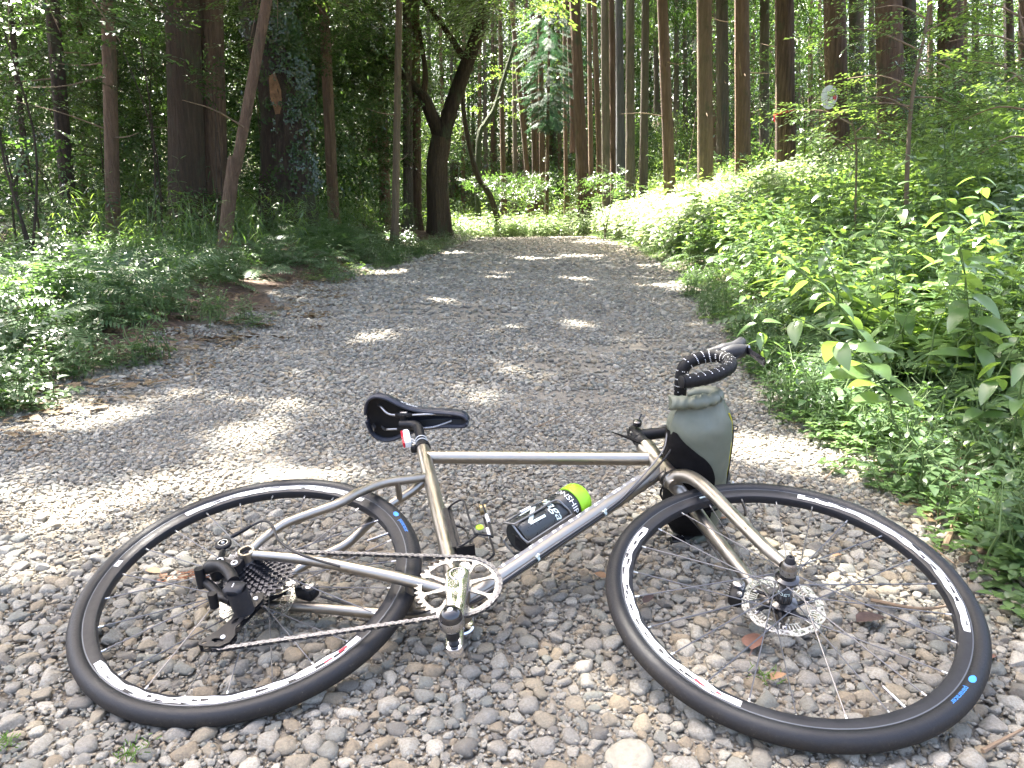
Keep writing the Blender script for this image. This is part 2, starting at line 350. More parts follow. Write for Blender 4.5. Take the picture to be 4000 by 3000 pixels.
# the 300 stones that show largest are objects of their own
appar=P1[:,2]/np.hypot(P1[:,1],.84); inview=(np.abs(P1[:,0])<P1[:,1]*.62+.12)&(P1[:,1]>.98)
order=np.argsort(-np.where(inview,appar,0))[:300]; rest=np.ones(len(P1),bool); rest[order]=False
for k,i in enumerate(order):
    X,Y,S=P1[i]; o=bpy.data.objects.new('pebble',SL[k%14] if k else SM[3]); COL.objects.link(o); o.parent=GROUND
    o.location=(X,Y,S*.0 if S>.06 else S*.0+RNG.uniform(-.001,.002)); o.rotation_euler=(RNG.normal(0,.12),RNG.normal(0,.12),RNG.uniform(0,6.28)); o.scale=(S,)*3 if S<.06 else (S,S*1.05,S*.8)
    if k==0:
        o.data=round_stone()
    if k==0: o['label']='largest flat grey stone at the bottom edge'
Q=P1[rest]; n=len(Q)
scatter('gravel',SM,np.column_stack([Q[:,0],Q[:,1],T(Q[:,0],Q[:,1])+Q[:,2]*.0+RNG.uniform(-.001,.002,n)]),rz(n,.16),Q[:,2],RNG.integers(0,14,n),GROUND,'packed grey river gravel of the track')
def grit():
    N=75000; y=.86+RNG.uniform(0,1,N)**1.2*2.4; x=RNG.uniform(-1,1,N)*(.62*y+.4); k=(x>xl(y)-.3)&(x<xr(y)+.3+.25*vn(x,y,5,8)); x,y=x[k],y[k]
    return np.column_stack([x,y,RNG.uniform(.004,.012,len(x))])
Q=grit(); n=len(Q)
scatter('grit',SL,np.column_stack([Q[:,0],Q[:,1],T(Q[:,0],Q[:,1])+RNG.uniform(-.001,.0035,n)]),rz(n,.4),Q[:,2],RNG.integers(0,14,n),GROUND,'fine grit between the stones')
def far_gravel():
    out=[]
    for y0,y1,sp in ((3.5,6,.026),(6,11,.040),(11,28,.075)):
        xs=np.arange(-2.8,3.4,sp); ys=np.arange(y0,y1,sp); X,Y=np.meshgrid(xs,ys); X=X.ravel()+RNG.normal(0,sp*.25,X.size); Y=Y.ravel()+RNG.normal(0,sp*.25,Y.size)
        k=(Y<26+1.3*vn(X,Y*0,1.7,2))&(X>xl(Y)-.2+.2*vn(X,Y,3,1))&(X<xr(Y)+.1+.2*vn(X,Y,3,2)); k&=~((vn(X,Y,1.7,5)+.6*vn(X,Y,5,6)>.5)&(RNG.random(X.size)<.65)); X,Y=X[k],Y[k]
        out.append(np.column_stack([X,Y,sp*np.clip(np.exp(RNG.normal(-.15,.4,len(X))),.35,1.7)]))
    return np.vstack(out)
Q=far_gravel(); n=len(Q)
scatter('loose_gravel',SL,np.column_stack([Q[:,0],Q[:,1],T(Q[:,0],Q[:,1])+Q[:,2]*.08]),rz(n,.2),Q[:,2],RNG.integers(0,14,n),GROUND,'finer gravel of the track further away')

# ------------------------------------------------------------------ plant kit
def leaf_into(mb,base,d,up,L,Wd,droop=.25,n=4,fold=.18,shape=None):
    F=frame3(d,up); x,y,z=F[:,0],F[:,1],F[:,2]; V=[base]; Fc=[]
    prof=shape or (lambda t: math.sin(math.pi*t**.75)**.8)
    for i in range(1,n):
        t=i/n; c=np.array(base)+z*L*t-y*0+np.array([0,0,-1])*droop*L*t*t; w=Wd*.5*prof(t)
        V+= [c-x*w+y*fold*w, c, c+x*w+y*fold*w]
    V.append(np.array(base)+z*L+np.array([0,0,-1])*droop*L)
    Fc+= [(0,2,1),(0,3,2)]
    for i in range(n-2):
        a=1+3*i; Fc+=[(a,a+1,a+4,a+3),(a+1,a+2,a+5,a+4)]
    a=1+3*(n-2); e=len(V)-1; Fc+=[(a,a+1,e),(a+1,a+2,e)]
    mb.add(V,Fc)
def mk(fn,name,mats,count,seed,**k):
    out=[]
    for i in range(count):
        r=random.Random(seed+i); mb=MB(); fn(mb,r,**k); me=mb.mesh('%s_%d'%(name,i),True,mats); out.append(me)
    return out
def rv(r): a=r.uniform(0,6.283); return math.cos(a),math.sin(a)
def herb(mb,r,h=.42,L=.085,W=.042,node=.06,opp=2):
    lean=np.array([r.uniform(-.18,.18),r.uniform(-.18,.18),1]); k=max(3,int(h/node)); pts=[lean*h*i/k+np.array([r.uniform(-.008,.008),r.uniform(-.008,.008),0])*i for i in range(k+1)]
    mb.cm=1; mb.tube(pts,[.0028*(1-.6*i/k) for i in range(k+1)],4,False); mb.cm=0; a=r.uniform(0,3)
    for i in range(1,k+1):
        if i/k<.25 and r.random()<.5: continue
        a+=1.57+r.uniform(-.3,.3); sz=(.55+.45*math.sin(math.pi*min(1,i/k*.9+.1)))*r.uniform(.75,1.15)
        for j in range(opp):
            b=a+j*6.283/opp; el=r.uniform(-.15,.45) if i<k else r.uniform(.3,.8); d=(math.cos(b)*math.cos(el),math.sin(b)*math.cos(el),math.sin(el))
            leaf_into(mb,pts[i]+np.array(d)*.012,d,(0,0,1),L*sz,W*sz,r.uniform(.1,.5),4)
def herbs(mb,r,**k):
    for _ in range(3):
        m2=MB(); herb(m2,r,**k); o=np.array([r.uniform(-.07,.07),r.uniform(-.07,.07),0]); b=len(mb.v)
        mb.v.extend([tuple(np.array(p)+o) for p in m2.v]); mb.f.extend([tuple(i+b for i in f) for f in m2.f]); mb.m.extend(m2.m)
def cover(mb,r,R=.13,L=.028):
    for _ in range(26):
        a=rv(r); q=R*math.sqrt(r.random()); p=np.array([a[0]*q,a[1]*q,r.uniform(.01,.06)]); b=rv(r); mb.cm=0
        for j in range(3):
            c=math.atan2(b[1],b[0])+j*2.09; d=(math.cos(c),math.sin(c),r.uniform(-.1,.35)); leaf_into(mb,p,d,(0,0,1),L*r.uniform(.6,1.2),L*.6,.2,3)
def fern(mb,r,L=.5,fr=5):
    a0=r.uniform(0,6)
    for k in range(fr):
        a=a0+k*6.283/fr+r.uniform(-.3,.3); l=L*r.uniform(.7,1.1); el=r.uniform(.5,.95); pts=[]
        for i in range(15):
            t=i/14; e=el-1.25*t; pts.append((pts[-1] if pts else np.zeros(3))+np.array([math.cos(a)*math.cos(e),math.sin(a)*math.cos(e),math.sin(e)])*l/14)
        mb.cm=1; mb.tube(pts[::2],.0018,3,False); mb.cm=0; side=np.array([-math.sin(a),math.cos(a),0])
        for i in range(2,14):
            t=i/14; w=l*.28*math.sin(math.pi*(t*.85+.1))**.8; tg=pts[i]-pts[i-1]; tg/=np.linalg.norm(tg)
            for s in (-1,1):
                d=side*s+tg*.45+np.array([0,0,-.12]); leaf_into(mb,pts[i],d,np.cross(tg,side)*1.,w,l*.05,.12,3,0.05)
def bamboo(mb,r,h=.8):
    lean=np.array([r.uniform(-.3,.3),r.uniform(-.3,.3),1]); pts=[lean*h*i/6*(1-.0*i)+np.array([0,0,-.02*i*i*h/6]) for i in range(7)]
    mb.cm=1; mb.tube(pts,.003,4,False); mb.cm=0
    for i in range(2,7):
        for j in range(r.randint(3,6)):
            a=rv(r); el=r.uniform(-.5,.5); d=(a[0]*math.cos(el),a[1]*math.cos(el),math.sin(el)); leaf_into(mb,pts[i]+np.array(d)*.03,d,(0,0,1),r.uniform(.09,.18),r.uniform(.009,.015),r.uniform(.2,.7),4)
def tuft(mb,r,h=.16):
    for _ in range(16):
        a=rv(r); el=r.uniform(.6,1.45); d=(a[0]*math.cos(el),a[1]*math.cos(el),math.sin(el)); leaf_into(mb,np.array([a[0],a[1],0])*r.uniform(0,.03),d,(-a[0],-a[1],.1),h*r.uniform(.5,1.2),.006,r.uniform(.1,.6),4,.1)
def spray(mb,r,L=.55,leaf=.06,w=.5,n=24,flat=.5):
    ax=[np.array([L*i/6,L*.12*math.sin(i*.8+r.random()*3)*i/6,-.06*L*(i/6)**2*2]) for i in range(7)]
    mb.cm=1; mb.tube(ax,[.004*(1-.12*i) for i in range(7)],3,False)
    for s in range(4):
        p=ax[1+s]; a=r.choice((-1,1))*r.uniform(.4,1.); q=p+np.array([math.cos(a),math.sin(a),r.uniform(-.3,.3)])*L*.42; mb.cm=1; mb.tube([p,q],.002,3,False); mb.cm=0
        for j in range(n//5):
            t=(j+1)/(n//5); b=a+(1 if j%2 else -1)*r.uniform(.5,1.1); c=p+(q-p)*t; leaf_into(mb,c,(math.cos(b),math.sin(b),r.uniform(-flat,flat)),(r.uniform(-.3,.3),r.uniform(-.3,.3),1),leaf*r.uniform(.7,1.2),leaf*w,.15,3)
    mb.cm=0
    for j in range(n//2):
        t=(j+1)/(n//2); b=(1 if j%2 else -1)*r.uniform(.4,1.2)*(1-.6*t); i=min(5,int(t*6)); c=ax[i]+(ax[i+1]-ax[i])*(t*6-i)
        leaf_into(mb,c,(math.cos(b),math.sin(b),r.uniform(-flat,flat)),(r.uniform(-.3,.3),r.uniform(-.3,.3),1),leaf*r.uniform(.7,1.2),leaf*w,.15,3)
def clump(mb,r,R=.55,leaf=.075,n=110,w=.5):      # far foliage: a clump of loose leaf-sized faces
    for _ in range(n):
        d=np.array([r.gauss(0,1),r.gauss(0,1),r.gauss(0,.6)]); d/=np.linalg.norm(d); p=d*R*r.uniform(.25,1)**.6*np.array([1,1,.6]); e=np.array([r.gauss(0,1),r.gauss(0,1),r.gauss(-.2,.6)])
        leaf_into(mb,p,e,(r.gauss(0,.5),r.gauss(0,.5),1),leaf*r.uniform(.6,1.3),leaf*w,.15,2)
def cedar(mb,r,L=.7):
    for k in range(12):
        t=k/12; a=(1 if k%2 else -1)*r.uniform(.35,.8); p=np.array([L*t,0,-.12*L*t*t]); l=L*.45*(1-.5*t)
        for j in range(9):
            u=j/9; c=p+np.array([math.cos(a),math.sin(a),-.25*u])*l*u; b=a+(1 if j%2 else -1)*r.uniform(.3,.8); leaf_into(mb,c,(math.cos(b),math.sin(b),r.uniform(-.4,.2)),(0,0,1),.085*r.uniform(.7,1.3),.024,.3,2)
    mb.cm=1; mb.tube([(0,0,0),(L*.5,0,-.03*L),(L,0,-.12*L)],.004,3,False); mb.cm=0
SG=M['stem_green']; TW=M['bark_dark']
K={}
K['herb']=mk(herbs,'herb',[M['leaf_bright'],SG],5,10,h=.44,L=.115,W=.056,node=.07)
K['herb_mid']=mk(herbs,'herb_mid',[M['leaf_mid'],SG],5,20,h=.38,L=.088,W=.042)
K['herb_small']=mk(herbs,'herb_small',[M['leaf_mid'],SG],4,30,h=.17,L=.048,W=.022,node=.035)
K['herb_big']=mk(herb,'herb_big',[M['leaf_bright'],SG],4,35,h=.75,L=.13,W=.065,node=.085)
K['herb_pale']=mk(herbs,'herb_pale',[M['leaf_pale'],SG],4,38,h=.45,L=.11,W=.07,node=.07)
K['cover']=mk(cover,'cover',[M['leaf_mid'],SG],4,40)
K['cover_bright']=mk(cover,'cover_bright',[M['leaf_bright'],SG],4,45)
K['cover_dark']=mk(cover,'cover_dark',[M['leaf_dark'],SG],4,48)
K['fern']=mk(fern,'fern',[M['leaf_fern'],SG],4,50)
K['bamboo']=mk(bamboo,'bamboo',[M['grass'],SG],5,60)
K['bamboo_dark']=mk(bamboo,'bamboo_dark',[M['leaf_mid'],SG],4,66)
K['tuft']=mk(tuft,'tuft',[M['grass'],SG],3,70)
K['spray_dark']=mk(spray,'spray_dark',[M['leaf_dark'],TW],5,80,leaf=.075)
K['spray_mid']=mk(spray,'spray_mid',[M['leaf_mid'],TW],5,85,leaf=.07)
K['spray_bright']=mk(spray,'spray_bright',[M['leaf_bright'],TW],5,90,leaf=.065,flat=.3)
K['clump_mid']=mk(clump,'clump_mid',[M['leaf_mid']],4,100)
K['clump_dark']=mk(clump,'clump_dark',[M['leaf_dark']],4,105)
K['clump_bright']=mk(clump,'clump_bright',[M['leaf_bright']],4,110)
K['canopy']=mk(clump,'canopy_clump',[M['leaf_mid']],4,115,leaf=.17,n=105,w=.75)+mk(clump,'canopy_clump_d',[M['leaf_dark']],3,119,leaf=.17,n=105,w=.75)
K['cedar']=mk(cedar,'cedar',[M['leaf_dark'],TW],4,120)
K['cedar_mid']=mk(cedar,'cedar_mid',[M['leaf_mid'],TW],4,123)
K['cedar_blue']=mk(cedar,'cedar_blue',[M['leaf_blue'],TW],4,126)
K['litter']=mk(lambda mb,r: [leaf_into(mb,(r.uniform(-.08,.08),r.uniform(-.08,.08),.004+r.uniform(0,.012)),(*rv(r),r.uniform(-.1,.3)),(r.uniform(-.4,.4),0,1),r.uniform(.025,.06),.022,.1,3) for _ in range(14)],'litter',[M['litter']],4,130)

# ------------------------------------------------------------------ where the sun comes through (gaps cut in the leaves to place sun patches)
HOLES=[(180,905,.20),(90,870,.12),(110,1120,.20),(40,1060,.14),(300,1050,.12),(420,1045,.10),(560,930,.10),(600,870,.10),(430,850,.08),(940,650,.16),(850,715,.12),(780,735,.1),
 (1210,700,.13),(1150,560,.28),(1250,603,.2),(1260,555,.4),(980,548,.3),(1080,600,.12),(1650,985,.07),(1700,1005,.08),(1625,945,.05),(1180,810,.07),(700,1010,.06),(1020,875,.05),(330,690,.22),(120,560,.3),(250,610,.25),(820,590,.25),(620,610,.2),(60,770,.14),(560,1215,.06),(2080,1130,.1),(1900,1000,.14),(1850,900,.14),(2000,940,.14),(1720,850,.13),(1950,780,.2),(2130,860,.2)]
HP=[(gp(u,v),r) for u,v,r in HOLES]
HP+= [(np.array([x,y,.5]),r) for x,y,r in ((4.9,17.5,2.3),(5.5,20,1.6),(3.9,15.2,1.3),(3.3,13.6,.9),(6.5,17,1.2),(3.6,20.5,1.9),(4.5,24,2.),(2.2,27.5,2.),(0,29,2),(-1.5,27,1.),(2.4,11.5,.5),(-2.6,17,.5),(1.9,8.6,.45),(2.4,7.2,.4),(2.1,5.2,.3),(3,6.2,.35),(3.2,4.6,.25),(2.6,3.9,.22),(2.9,9,.5),(-4.2,6.5,.35),(-3.4,5.2,.3),(4.2,9.3,.4),(5,11.5,.5),(1.6,33,2.),(5,31,2),(-3,8.5,.25),(-5,9,.35),(-6.5,10.5,.4))]
# one more gap, cut so that a glint reaches the fork crown
HP+= [(np.array(p),r) for p,r in (((.62,1.78,.33),.06),)]
HC=np.array([h[0] for h in HP]); HR=np.array([h[1] for h in HP])
HR=np.where((HC[:,0]<-.5)&(HC[:,1]<3.6),HR*.58,HR)
def shade_ok(P,margin=.26):
    P=np.asarray(P,float); keep=np.ones(len(P),bool); hi=P[:,2]>2.2
    for c,r in zip(HC,HR):
        d=P-c; t=d@SV; q=d-np.outer(t,SV); keep&=~((np.linalg.norm(q,axis=1)<r+margin)&(t>0)&hi)
    return keep

# ------------------------------------------------------------------ trees
BEND={}
def trunk_mesh(name,base,top,rad,mt,flare=1.5,sides=14,rings=18,curve=None,rt=.6,seed=0,rough=.05):
    r=np.random.default_rng(seed+int(abs(base[0]*97+base[1]*31))); B=np.array(base); Tp=np.array(top); mb=MB(); pts=[];rr=[]
    C=np.array([B]+[np.array(c) for c in (curve or [])]+[Tp]); path=spline(C,rings)-B; n=len(path)
    V=[];F=[]; ph=r.uniform(0,6,4)
    a=np.linspace(0,2*np.pi,sides,endpoint=False)
    for i,p in enumerate(path):
        t=i/(n-1); h=np.linalg.norm(p); R=rad*(1-(1-rt)*t)*(1+(flare-1)*math.exp(-h/(rad*1.6)))
        tg=path[min(n-1,i+1)]-path[max(0,i-1)]; Fm=frame3(tg,(0,1,0)); x,y=Fm[:,0],Fm[:,1]
        k=1+rough*np.sin(a*3+ph[0]+h*.5)+rough*.7*np.sin(a*5+ph[1]-h*.3)+rough*.6*r.normal(size=sides)*.5+ (flare-1)*.35*np.sin(a*4+ph[2])*math.exp(-h/(rad*2))
        V.append(p+(R*k)[:,None]*(np.cos(a)[:,None]*x+np.sin(a)[:,None]*y))
    for i in range(n-1):
        for q in range(sides): F.append((i*sides+q,i*sides+(q+1)%sides,(i+1)*sides+(q+1)%sides,(i+1)*sides+q))
    mb.add(np.concatenate(V),F); me=mb.mesh(name,True,[mt]); return me,B
def crown_pts(c,rx,rz_,n,seed):
    r=np.random.default_rng(seed); d=r.normal(size=(n,3)); d/=np.linalg.norm(d,axis=1,keepdims=True); q=r.uniform(.25,1,n)**.5; P=np.array(c)+d*q[:,None]*np.array([rx,rx,rz_])
    k=vn(P[:,0],P[:,1]+P[:,2]*.7,1.4,seed%7)>-.35; return P[k]
ZX=0
def tree(ub,vb,ut,w,dia,label,mt,group=None,kit='cedar',name='cedar_tree',curve=None,crown=True,length=15,flare=1.5,cat='tree',d=None,nc=34,ch=None,fn=None):
    d=d or dia*1611/w; b=spot(ub,vb,d); t=spot(ut,0,d); ax=(t-b)/max(.01,t[2]-b[2]); gz=float(T(b[0],b[1]))-.12
    b2=b+ax*(gz-b[2]); 
    if abs(b2[2]-b[2])>2.5: b2=b
    top=b+ax*(length-b[2]); gz=float(T(b2[0],b2[1]))-.12
    cv=None
    if curve: cv=[spot(u,v,d) for u,v in curve]; 
    root=empty(name,(b2[0],b2[1],b2[2])); tag(root,label,cat,group)
    if d<26 and crown:
        rs=random.Random(int(ub*3+vb)); bmb=MB()
        for _ in range(rs.randint(2,5)):
            hh=rs.uniform(1.5,5.5); a_=rs.uniform(0,6.28); p0=ax*hh; L_=rs.uniform(.25,1.1); q1=p0+np.array([math.cos(a_),math.sin(a_),rs.uniform(-.25,.35)])*(dia*.45+L_); q0=p0+np.array([math.cos(a_),math.sin(a_),0])*dia*.3
            bmb.tube(spline([q0,(q0+q1)/2+np.array([0,0,rs.uniform(-.08,.08)]),q1],6),np.linspace(.014,.004,6),5,False)
        bmb.obj('dead_branch',M['twigm'],root); root.children[-1]['kind']='stuff'
    far=d>28; me,_=trunk_mesh('trunk',b2,top,dia/2,M[mt],flare,8 if far else 16,10 if far else 26,cv,.55,seed=int(ub))
    new('trunk',me,root)
    if crown:
        c=top.copy(); P=crown_pts((c[0],c[1],length-(ch or 4.)),2.6,4.2,nc,int(ub*7+d)); P=P[shade_ok(P,.9)]
        P=P[P[:,2]>((6.2 if d<9 else 4.6+d*.0)) ] if len(P) else P
        if len(P): scatter('crown',K[kit],P-b2,rz(len(P),.45),RNG.uniform(1.7,2.9,len(P)),RNG.integers(0,4,len(P)),root,kind=None)
    return root,b2,d
TREES=[
 # ub,vb,ut,w,dia,label,bark,kw
 (150,470,112,30,.24,'dark leaning trunk at the far left among evergreen leaves','bark_dark',{}),
 (62,420,20,12,.10,'thin dark sapling trunk at the left edge behind leaves','bark_dark',{}),
 (245,505,232,29,.22,'slender straight reddish trunk standing alone on the left bank','bark_red',{}),
 (180,330,170,12,.16,'narrow rust coloured trunk behind the slender reddish one','bark_red',{}),
 (408,460,392,74,.62,'broad dark half of the thick twin trunk on the left','bark_dark',dict(flare=1.3)),
 (462,430,452,56,.5,'thick reddish fibrous trunk fused beside the broad dark one','bark_red',dict(flare=1.3,d=13.9)),
 (497,490,583,30,.2,'brown trunk leaning right with a pale split down its bark','bark_red',dict(curve=[(507,350),(546,175)])),
 (716,370,698,24,.26,'straight brown trunk right of the ivy covered stump','bark_red',{}),
 (650,330,640,16,.24,'dim trunk half hidden behind the ivy covered stump','bark_red',{}),
 (806,330,800,19,.3,'dull brown trunk behind the bamboo grass left of the pale one','bark_red',{}),
 (828,322,818,24,.36,'wide dull trunk left of the thin pale trunk','bark_red',{}),
 (855,416,862,16,.16,'thin pale tan trunk in front of the paired trunks','bark_pale',{}),
 (882,420,880,22,.3,'left trunk of the close pair beside the dark forked tree','bark_grey',{}),
 (901,448,897,20,.28,'right trunk of the close pair beside the dark forked tree','bark_red',{}),
 (1144,430,1104,11,.23,'thin trunk leaning left behind the road end','bark_red',{}),
 (1156,462,1150,12,.25,'left of two thin ivy grown trunks at the road end','bark_red',{}),
 (1173,462,1165,13,.27,'right of two thin ivy grown trunks under the blue green foliage','bark_red',dict(crown=False)),
 (1223,430,1218,9,.19,'very thin trunk between road end and tall cedars','bark_red',{}),
 (1262,430,1240,27,.50,'broad brown cedar, first big trunk right of the road end','bark_red',{}),
 (1240,330,1226,12,.26,'narrow trunk tucked left behind the first big cedar','bark_red',{}),
 (1296,410,1284,13,.26,'thin brown cedar right of the first big cedar','bark_red',{}),
 (1309,400,1306,18,.3,'mid brown cedar with ivy at its foot','bark_grey',{}),
 (1325,380,1321,15,.28,'cedar directly left of the blue grey trunk','bark_red',{}),
 (1340,352,1337,20,.34,'blue grey barked cedar in the row right of the road','bark_blue',{}),
 (1361,354,1362,21,.35,'pale grey brown cedar right of the blue grey one','bark_grey',{}),
 (1391,372,1394,19,.32,'mossy grey cedar between the pale one and the leaning red one','bark_grey',{}),
 (1419,250,1414,11,.26,'thin cedar seen behind the gap left of the leaning red one','bark_grey',{}),
 (1448,413,1430,25,.3,'red brown cedar leaning left at the sunlit edge of the weeds','bark_red',{}),
 (1462,300,1461,12,.28,'narrow cedar immediately right of the leaning red one','bark_grey',{}),
 (1481,290,1479,12,.28,'second narrow cedar right of the leaning red one','bark_grey',{}),
 (1523,370,1520,34,.42,'stout cedar with a sunlit orange foot','bark_pale',{}),
 (1545,340,1541,13,.28,'thin cedar peeking out right behind the stout orange footed one','bark_red',{}),
 (1561,330,1559,27,.42,'dark cedar behind shrubs between the stout and the red straight one','bark_grey',{}),
 (1604,335,1602,33,.4,'straight red brown cedar left of the red taped one','bark_red',{}),
 (1650,315,1652,22,.36,'shaded grey trunk between the straight one and the red taped one','bark_grey',{}),
 (1696,350,1694,41,.44,'big cedar with a red tape band round its trunk','bark_red',{}),
 (1811,300,1803,46,.46,'big cedar behind the round white number plate','bark_red',{}),
 (1852,290,1850,32,.46,'shaded cedar behind and right of the number plate tree','bark_grey',{}),
 (1925,310,1918,54,.46,'thick cedar with fibrous bark left of its close dark partner','bark_red',{}),
 (1965,290,1960,34,.44,'dark partner trunk right against the thick fibrous cedar','bark_dark',{}),
 (2049,310,2052,49,.46,'thick cedar right of the thin leaning sapling','bark_red',{}),
 (2108,190,2106,15,.3,'narrow shaded trunk on the slope near the right edge','bark_dark',{}),
 (2182,170,2178,20,.3,'dark straight trunk at the right edge of the slope','bark_dark',{}),
 (2215,200,2214,24,.34,'cedar cut by the right edge of the view','bark_red',{}),
]
TR={}
for t_ in TREES:
    ub,vb,ut,w,dia,lab,mt,kw=t_; TR[ub]=tree(ub,vb,ut,w,dia,lab,mt,**kw)
# slender trunks further back, in groups
def FARLAB(u):
    for lim,t_ in ((500,'slender far trunk in the shade behind the far left trunks'),(700,'slender far trunk in the shade behind the ivy covered hollow tree'),(940,'slender far trunk in the shade left of the dark forked tree'),(1080,'slender trunk in the close cluster right of the dark forked tree'),(1300,'slender far trunk standing behind the road end'),(1520,'slender far trunk between the blue grey cedar and the stout one'),(1800,'slender far trunk in the gaps around the red taped cedar'),(3000,'slender far trunk on the slope behind the thick right cedars')):
        if u<lim: return t_
k=0
for (u,v,w,ut) in [(978,470,9,974),(985,455,8,985),(1000,470,9,1002),(1012,462,7,1012),(1025,470,8,1018),(1036,470,9,1036),(1050,475,9,1046),(1064,472,9,1064),(960,455,9,950),(1100,400,7,1102),(1190,360,8,1190),(1202,380,7,1205),(1270,300,8,1268),(1284,250,7,1283),
   (1352,300,7,1351),(1377,300,7,1378),(1380,220,6,1380),(1405,300,8,1404),(1430,260,8,1432),(1492,270,8,1490),(1507,240,9,1504),(1585,260,9,1584),(1625,250,10,1628),(1668,230,9,1665),(1725,250,10,1722),(1750,240,11,1752),(1775,230,10,1770),(1885,230,13,1882),(2010,220,12,2008),(2085,200,11,2084),(2140,160,10,2140),
   (760,340,9,756),(735,330,8,735),(930,330,9,925),(845,330,9,843),(1088,440,11,1080),(1113,440,10,1110),(1132,440,9,1137),(1211,440,9,1204),(1232,440,9,1228),(1248,430,10,1250),(1277,420,11,1272),(1200,430,8,1193),(1160,430,9,1164),(1068,430,8,1072),(1318,380,9,1317),(1334,380,9,1332),(1441,330,9,1439),(1500,300,9,1498),(90,380,10,80),(300,380,10,292),(345,390,11,330),(560,330,11,560),(600,300,10,606),(670,330,9,676)]:
    tree(u,v,ut,w,.24,FARLAB(u),'bark_red' if k%3 else 'bark_grey',group='slender far trunks behind the nearer trees',crown=(k%3==0),nc=26,d=.24*1611/w*.95); k+=1
# dark forked tree
def forked():
    d=22; P=lambda u,v,dd=0: spot(u,v,d+dd); b=P(946,440); b[2]=T(b[0],b[1])-.1; root=empty('forked_tree',tuple(b)); tag(root,'dark twisted tree forking into two limbs over the left verge','tree')
    me,_=trunk_mesh('trunk',b,P(955,297),.3,M['bark_dark'],1.35,16,14,[P(944,370)],.85,3,.12); new('trunk',me,root)
    for pts,r,rt in (([(955,300),(930,240),(915,208),(880,170),(824,115)],.2,.4),([(957,300),(978,227),(1009,140),(1044,35),(1050,-60),(1040,-200)],.22,.6),([(1010,138),(960,60),(900,-20)],.1,.5),([(915,210),(918,150),(905,60)],.09,.5)):
        Q=[P(*q) for q in pts]; me,_=trunk_mesh('limb',Q[0],Q[-1],r,M['bark_dark'],1.,12,16,Q[1:-1],rt,5,.1); o=new('limb',me,root); o.location=Q[0]-b
    C=[crown_pts(P(u,v),a,c,n,u) for u,v,a,c,n in ((830,50,2.,1.1,190),(700,30,2.2,.9,170),(950,0,2.,1.1,190),(1080,10,1.6,.9,120),(800,150,1.2,.6,60),(1000,90,1.2,.6,50))]; C=np.vstack(C)
    scatter('crown',K['spray_mid']+K['spray_bright'],C-b,rz(len(C),.35),RNG.uniform(.8,1.5,len(C)),RNG.integers(0,10,len(C)),root,kind=None)
forked()
def curvy():
    d=29; P=lambda u,v: spot(u,v,d); b=P(1086,455); b[2]=T(b[0],b[1])-.05; root=empty('curved_tree',tuple(b)); tag(root,'bare dark trunk curving down right to the road end','tree')
    Q=[b,P(1060,425),P(1034,385),P(1015,320),P(1000,227),P(1004,150)]; me,_=trunk_mesh('trunk',Q[0],Q[-1],.12,M['bark_dark'],1.2,10,24,Q[1:-1],.6,9,.06); new('trunk',me,root)
    d=30; b=P(1030,330); b[2]=T(b[0],b[1]); root=empty('mossy_tree',tuple(b)); tag(root,'moss green leaning limb behind the curved trunk','tree')
    Q=[b,P(1034,310),P(1050,265),P(1068,235),P(1085,180),P(1110,100)]; me,_=trunk_mesh('trunk',Q[0],Q[-1],.12,M['bark_moss'],1.,10,20,Q[1:-1],.6,9,.06); new('trunk',me,root)
    C=crown_pts(P(1070,190),1.8,1.6,50,3); scatter('crown',K['spray_bright'],C-b,rz(len(C),.35),RNG.uniform(.8,1.3,len(C)),RNG.integers(0,5,len(C)),root,kind=None)
curvy()
def stump():
    d=15; P=lambda u,v: spot(u,v,d); b=P(622,420); b[2]=T(b[0],b[1])-.1; root=empty('hollow_tree',tuple(b)); tag(root,'massive hollow dark tree wrapped in ivy with a torn orange scar','tree')
    Q=[b,P(622,330),P(612,230),P(590,140),P(560,60),P(540,-40),P(520,-200)]; me,_=trunk_mesh('trunk',Q[0],Q[-1],.46,M['bark_dark'],1.35,18,30,Q[1:-1],.45,11,.13); new('trunk',me,root)
    Q=[P(640,400),P(650,300),P(645,220),P(600,150)]; me,_=trunk_mesh('limb',Q[0],Q[-1],.2,M['bark_dark'],1.,12,14,Q[1:-1],.7,12,.12); o=new('limb',me,root); o.location=Q[0]-b
    mb=MB(); c=P(610,215)+np.array([0,-.42,0]); mb.add([c+np.array(q) for q in ((-.1,0,.35),(.03,-.03,.4),(.12,-.03,.1),(.1,0,-.3),(-.02,-.02,-.32),(-.1,0,0))],[(0,1,2,3,4,5)]); mb.v=[tuple(np.array(v)-b) for v in mb.v]; mb.obj('torn_scar',M['rot'],root)
    n=260; t=RNG.uniform(0,1,n); a=RNG.uniform(0,6.28,n); c0=b; pts=[]
    for ti,ai in zip(t,a):
        base=spline([b,P(622,330),P(612,230),P(590,140),P(560,60)],2) if 0 else None
        h=.1+ti*4.2; u=np.interp(ti,[0,.25,.5,.8,1],[622,622,612,592,560]); v=np.interp(ti,[0,.25,.5,.8,1],[410,330,230,110,20]); q=P(u+ (18 if ai>3.1 else 4),v); pts.append(q+np.array([math.cos(ai)*.36,math.sin(ai)*.36,0]))
    pts=np.array(pts); scatter('ivy',K['cover_dark'],pts-b,np.stack([RNG.uniform(.9,1.8,n),RNG.normal(0,.5,n),RNG.uniform(-.8,.8,n)],1),RNG.uniform(1.,1.8,n),RNG.integers(0,4,n),root,kind='stuff')
stump()
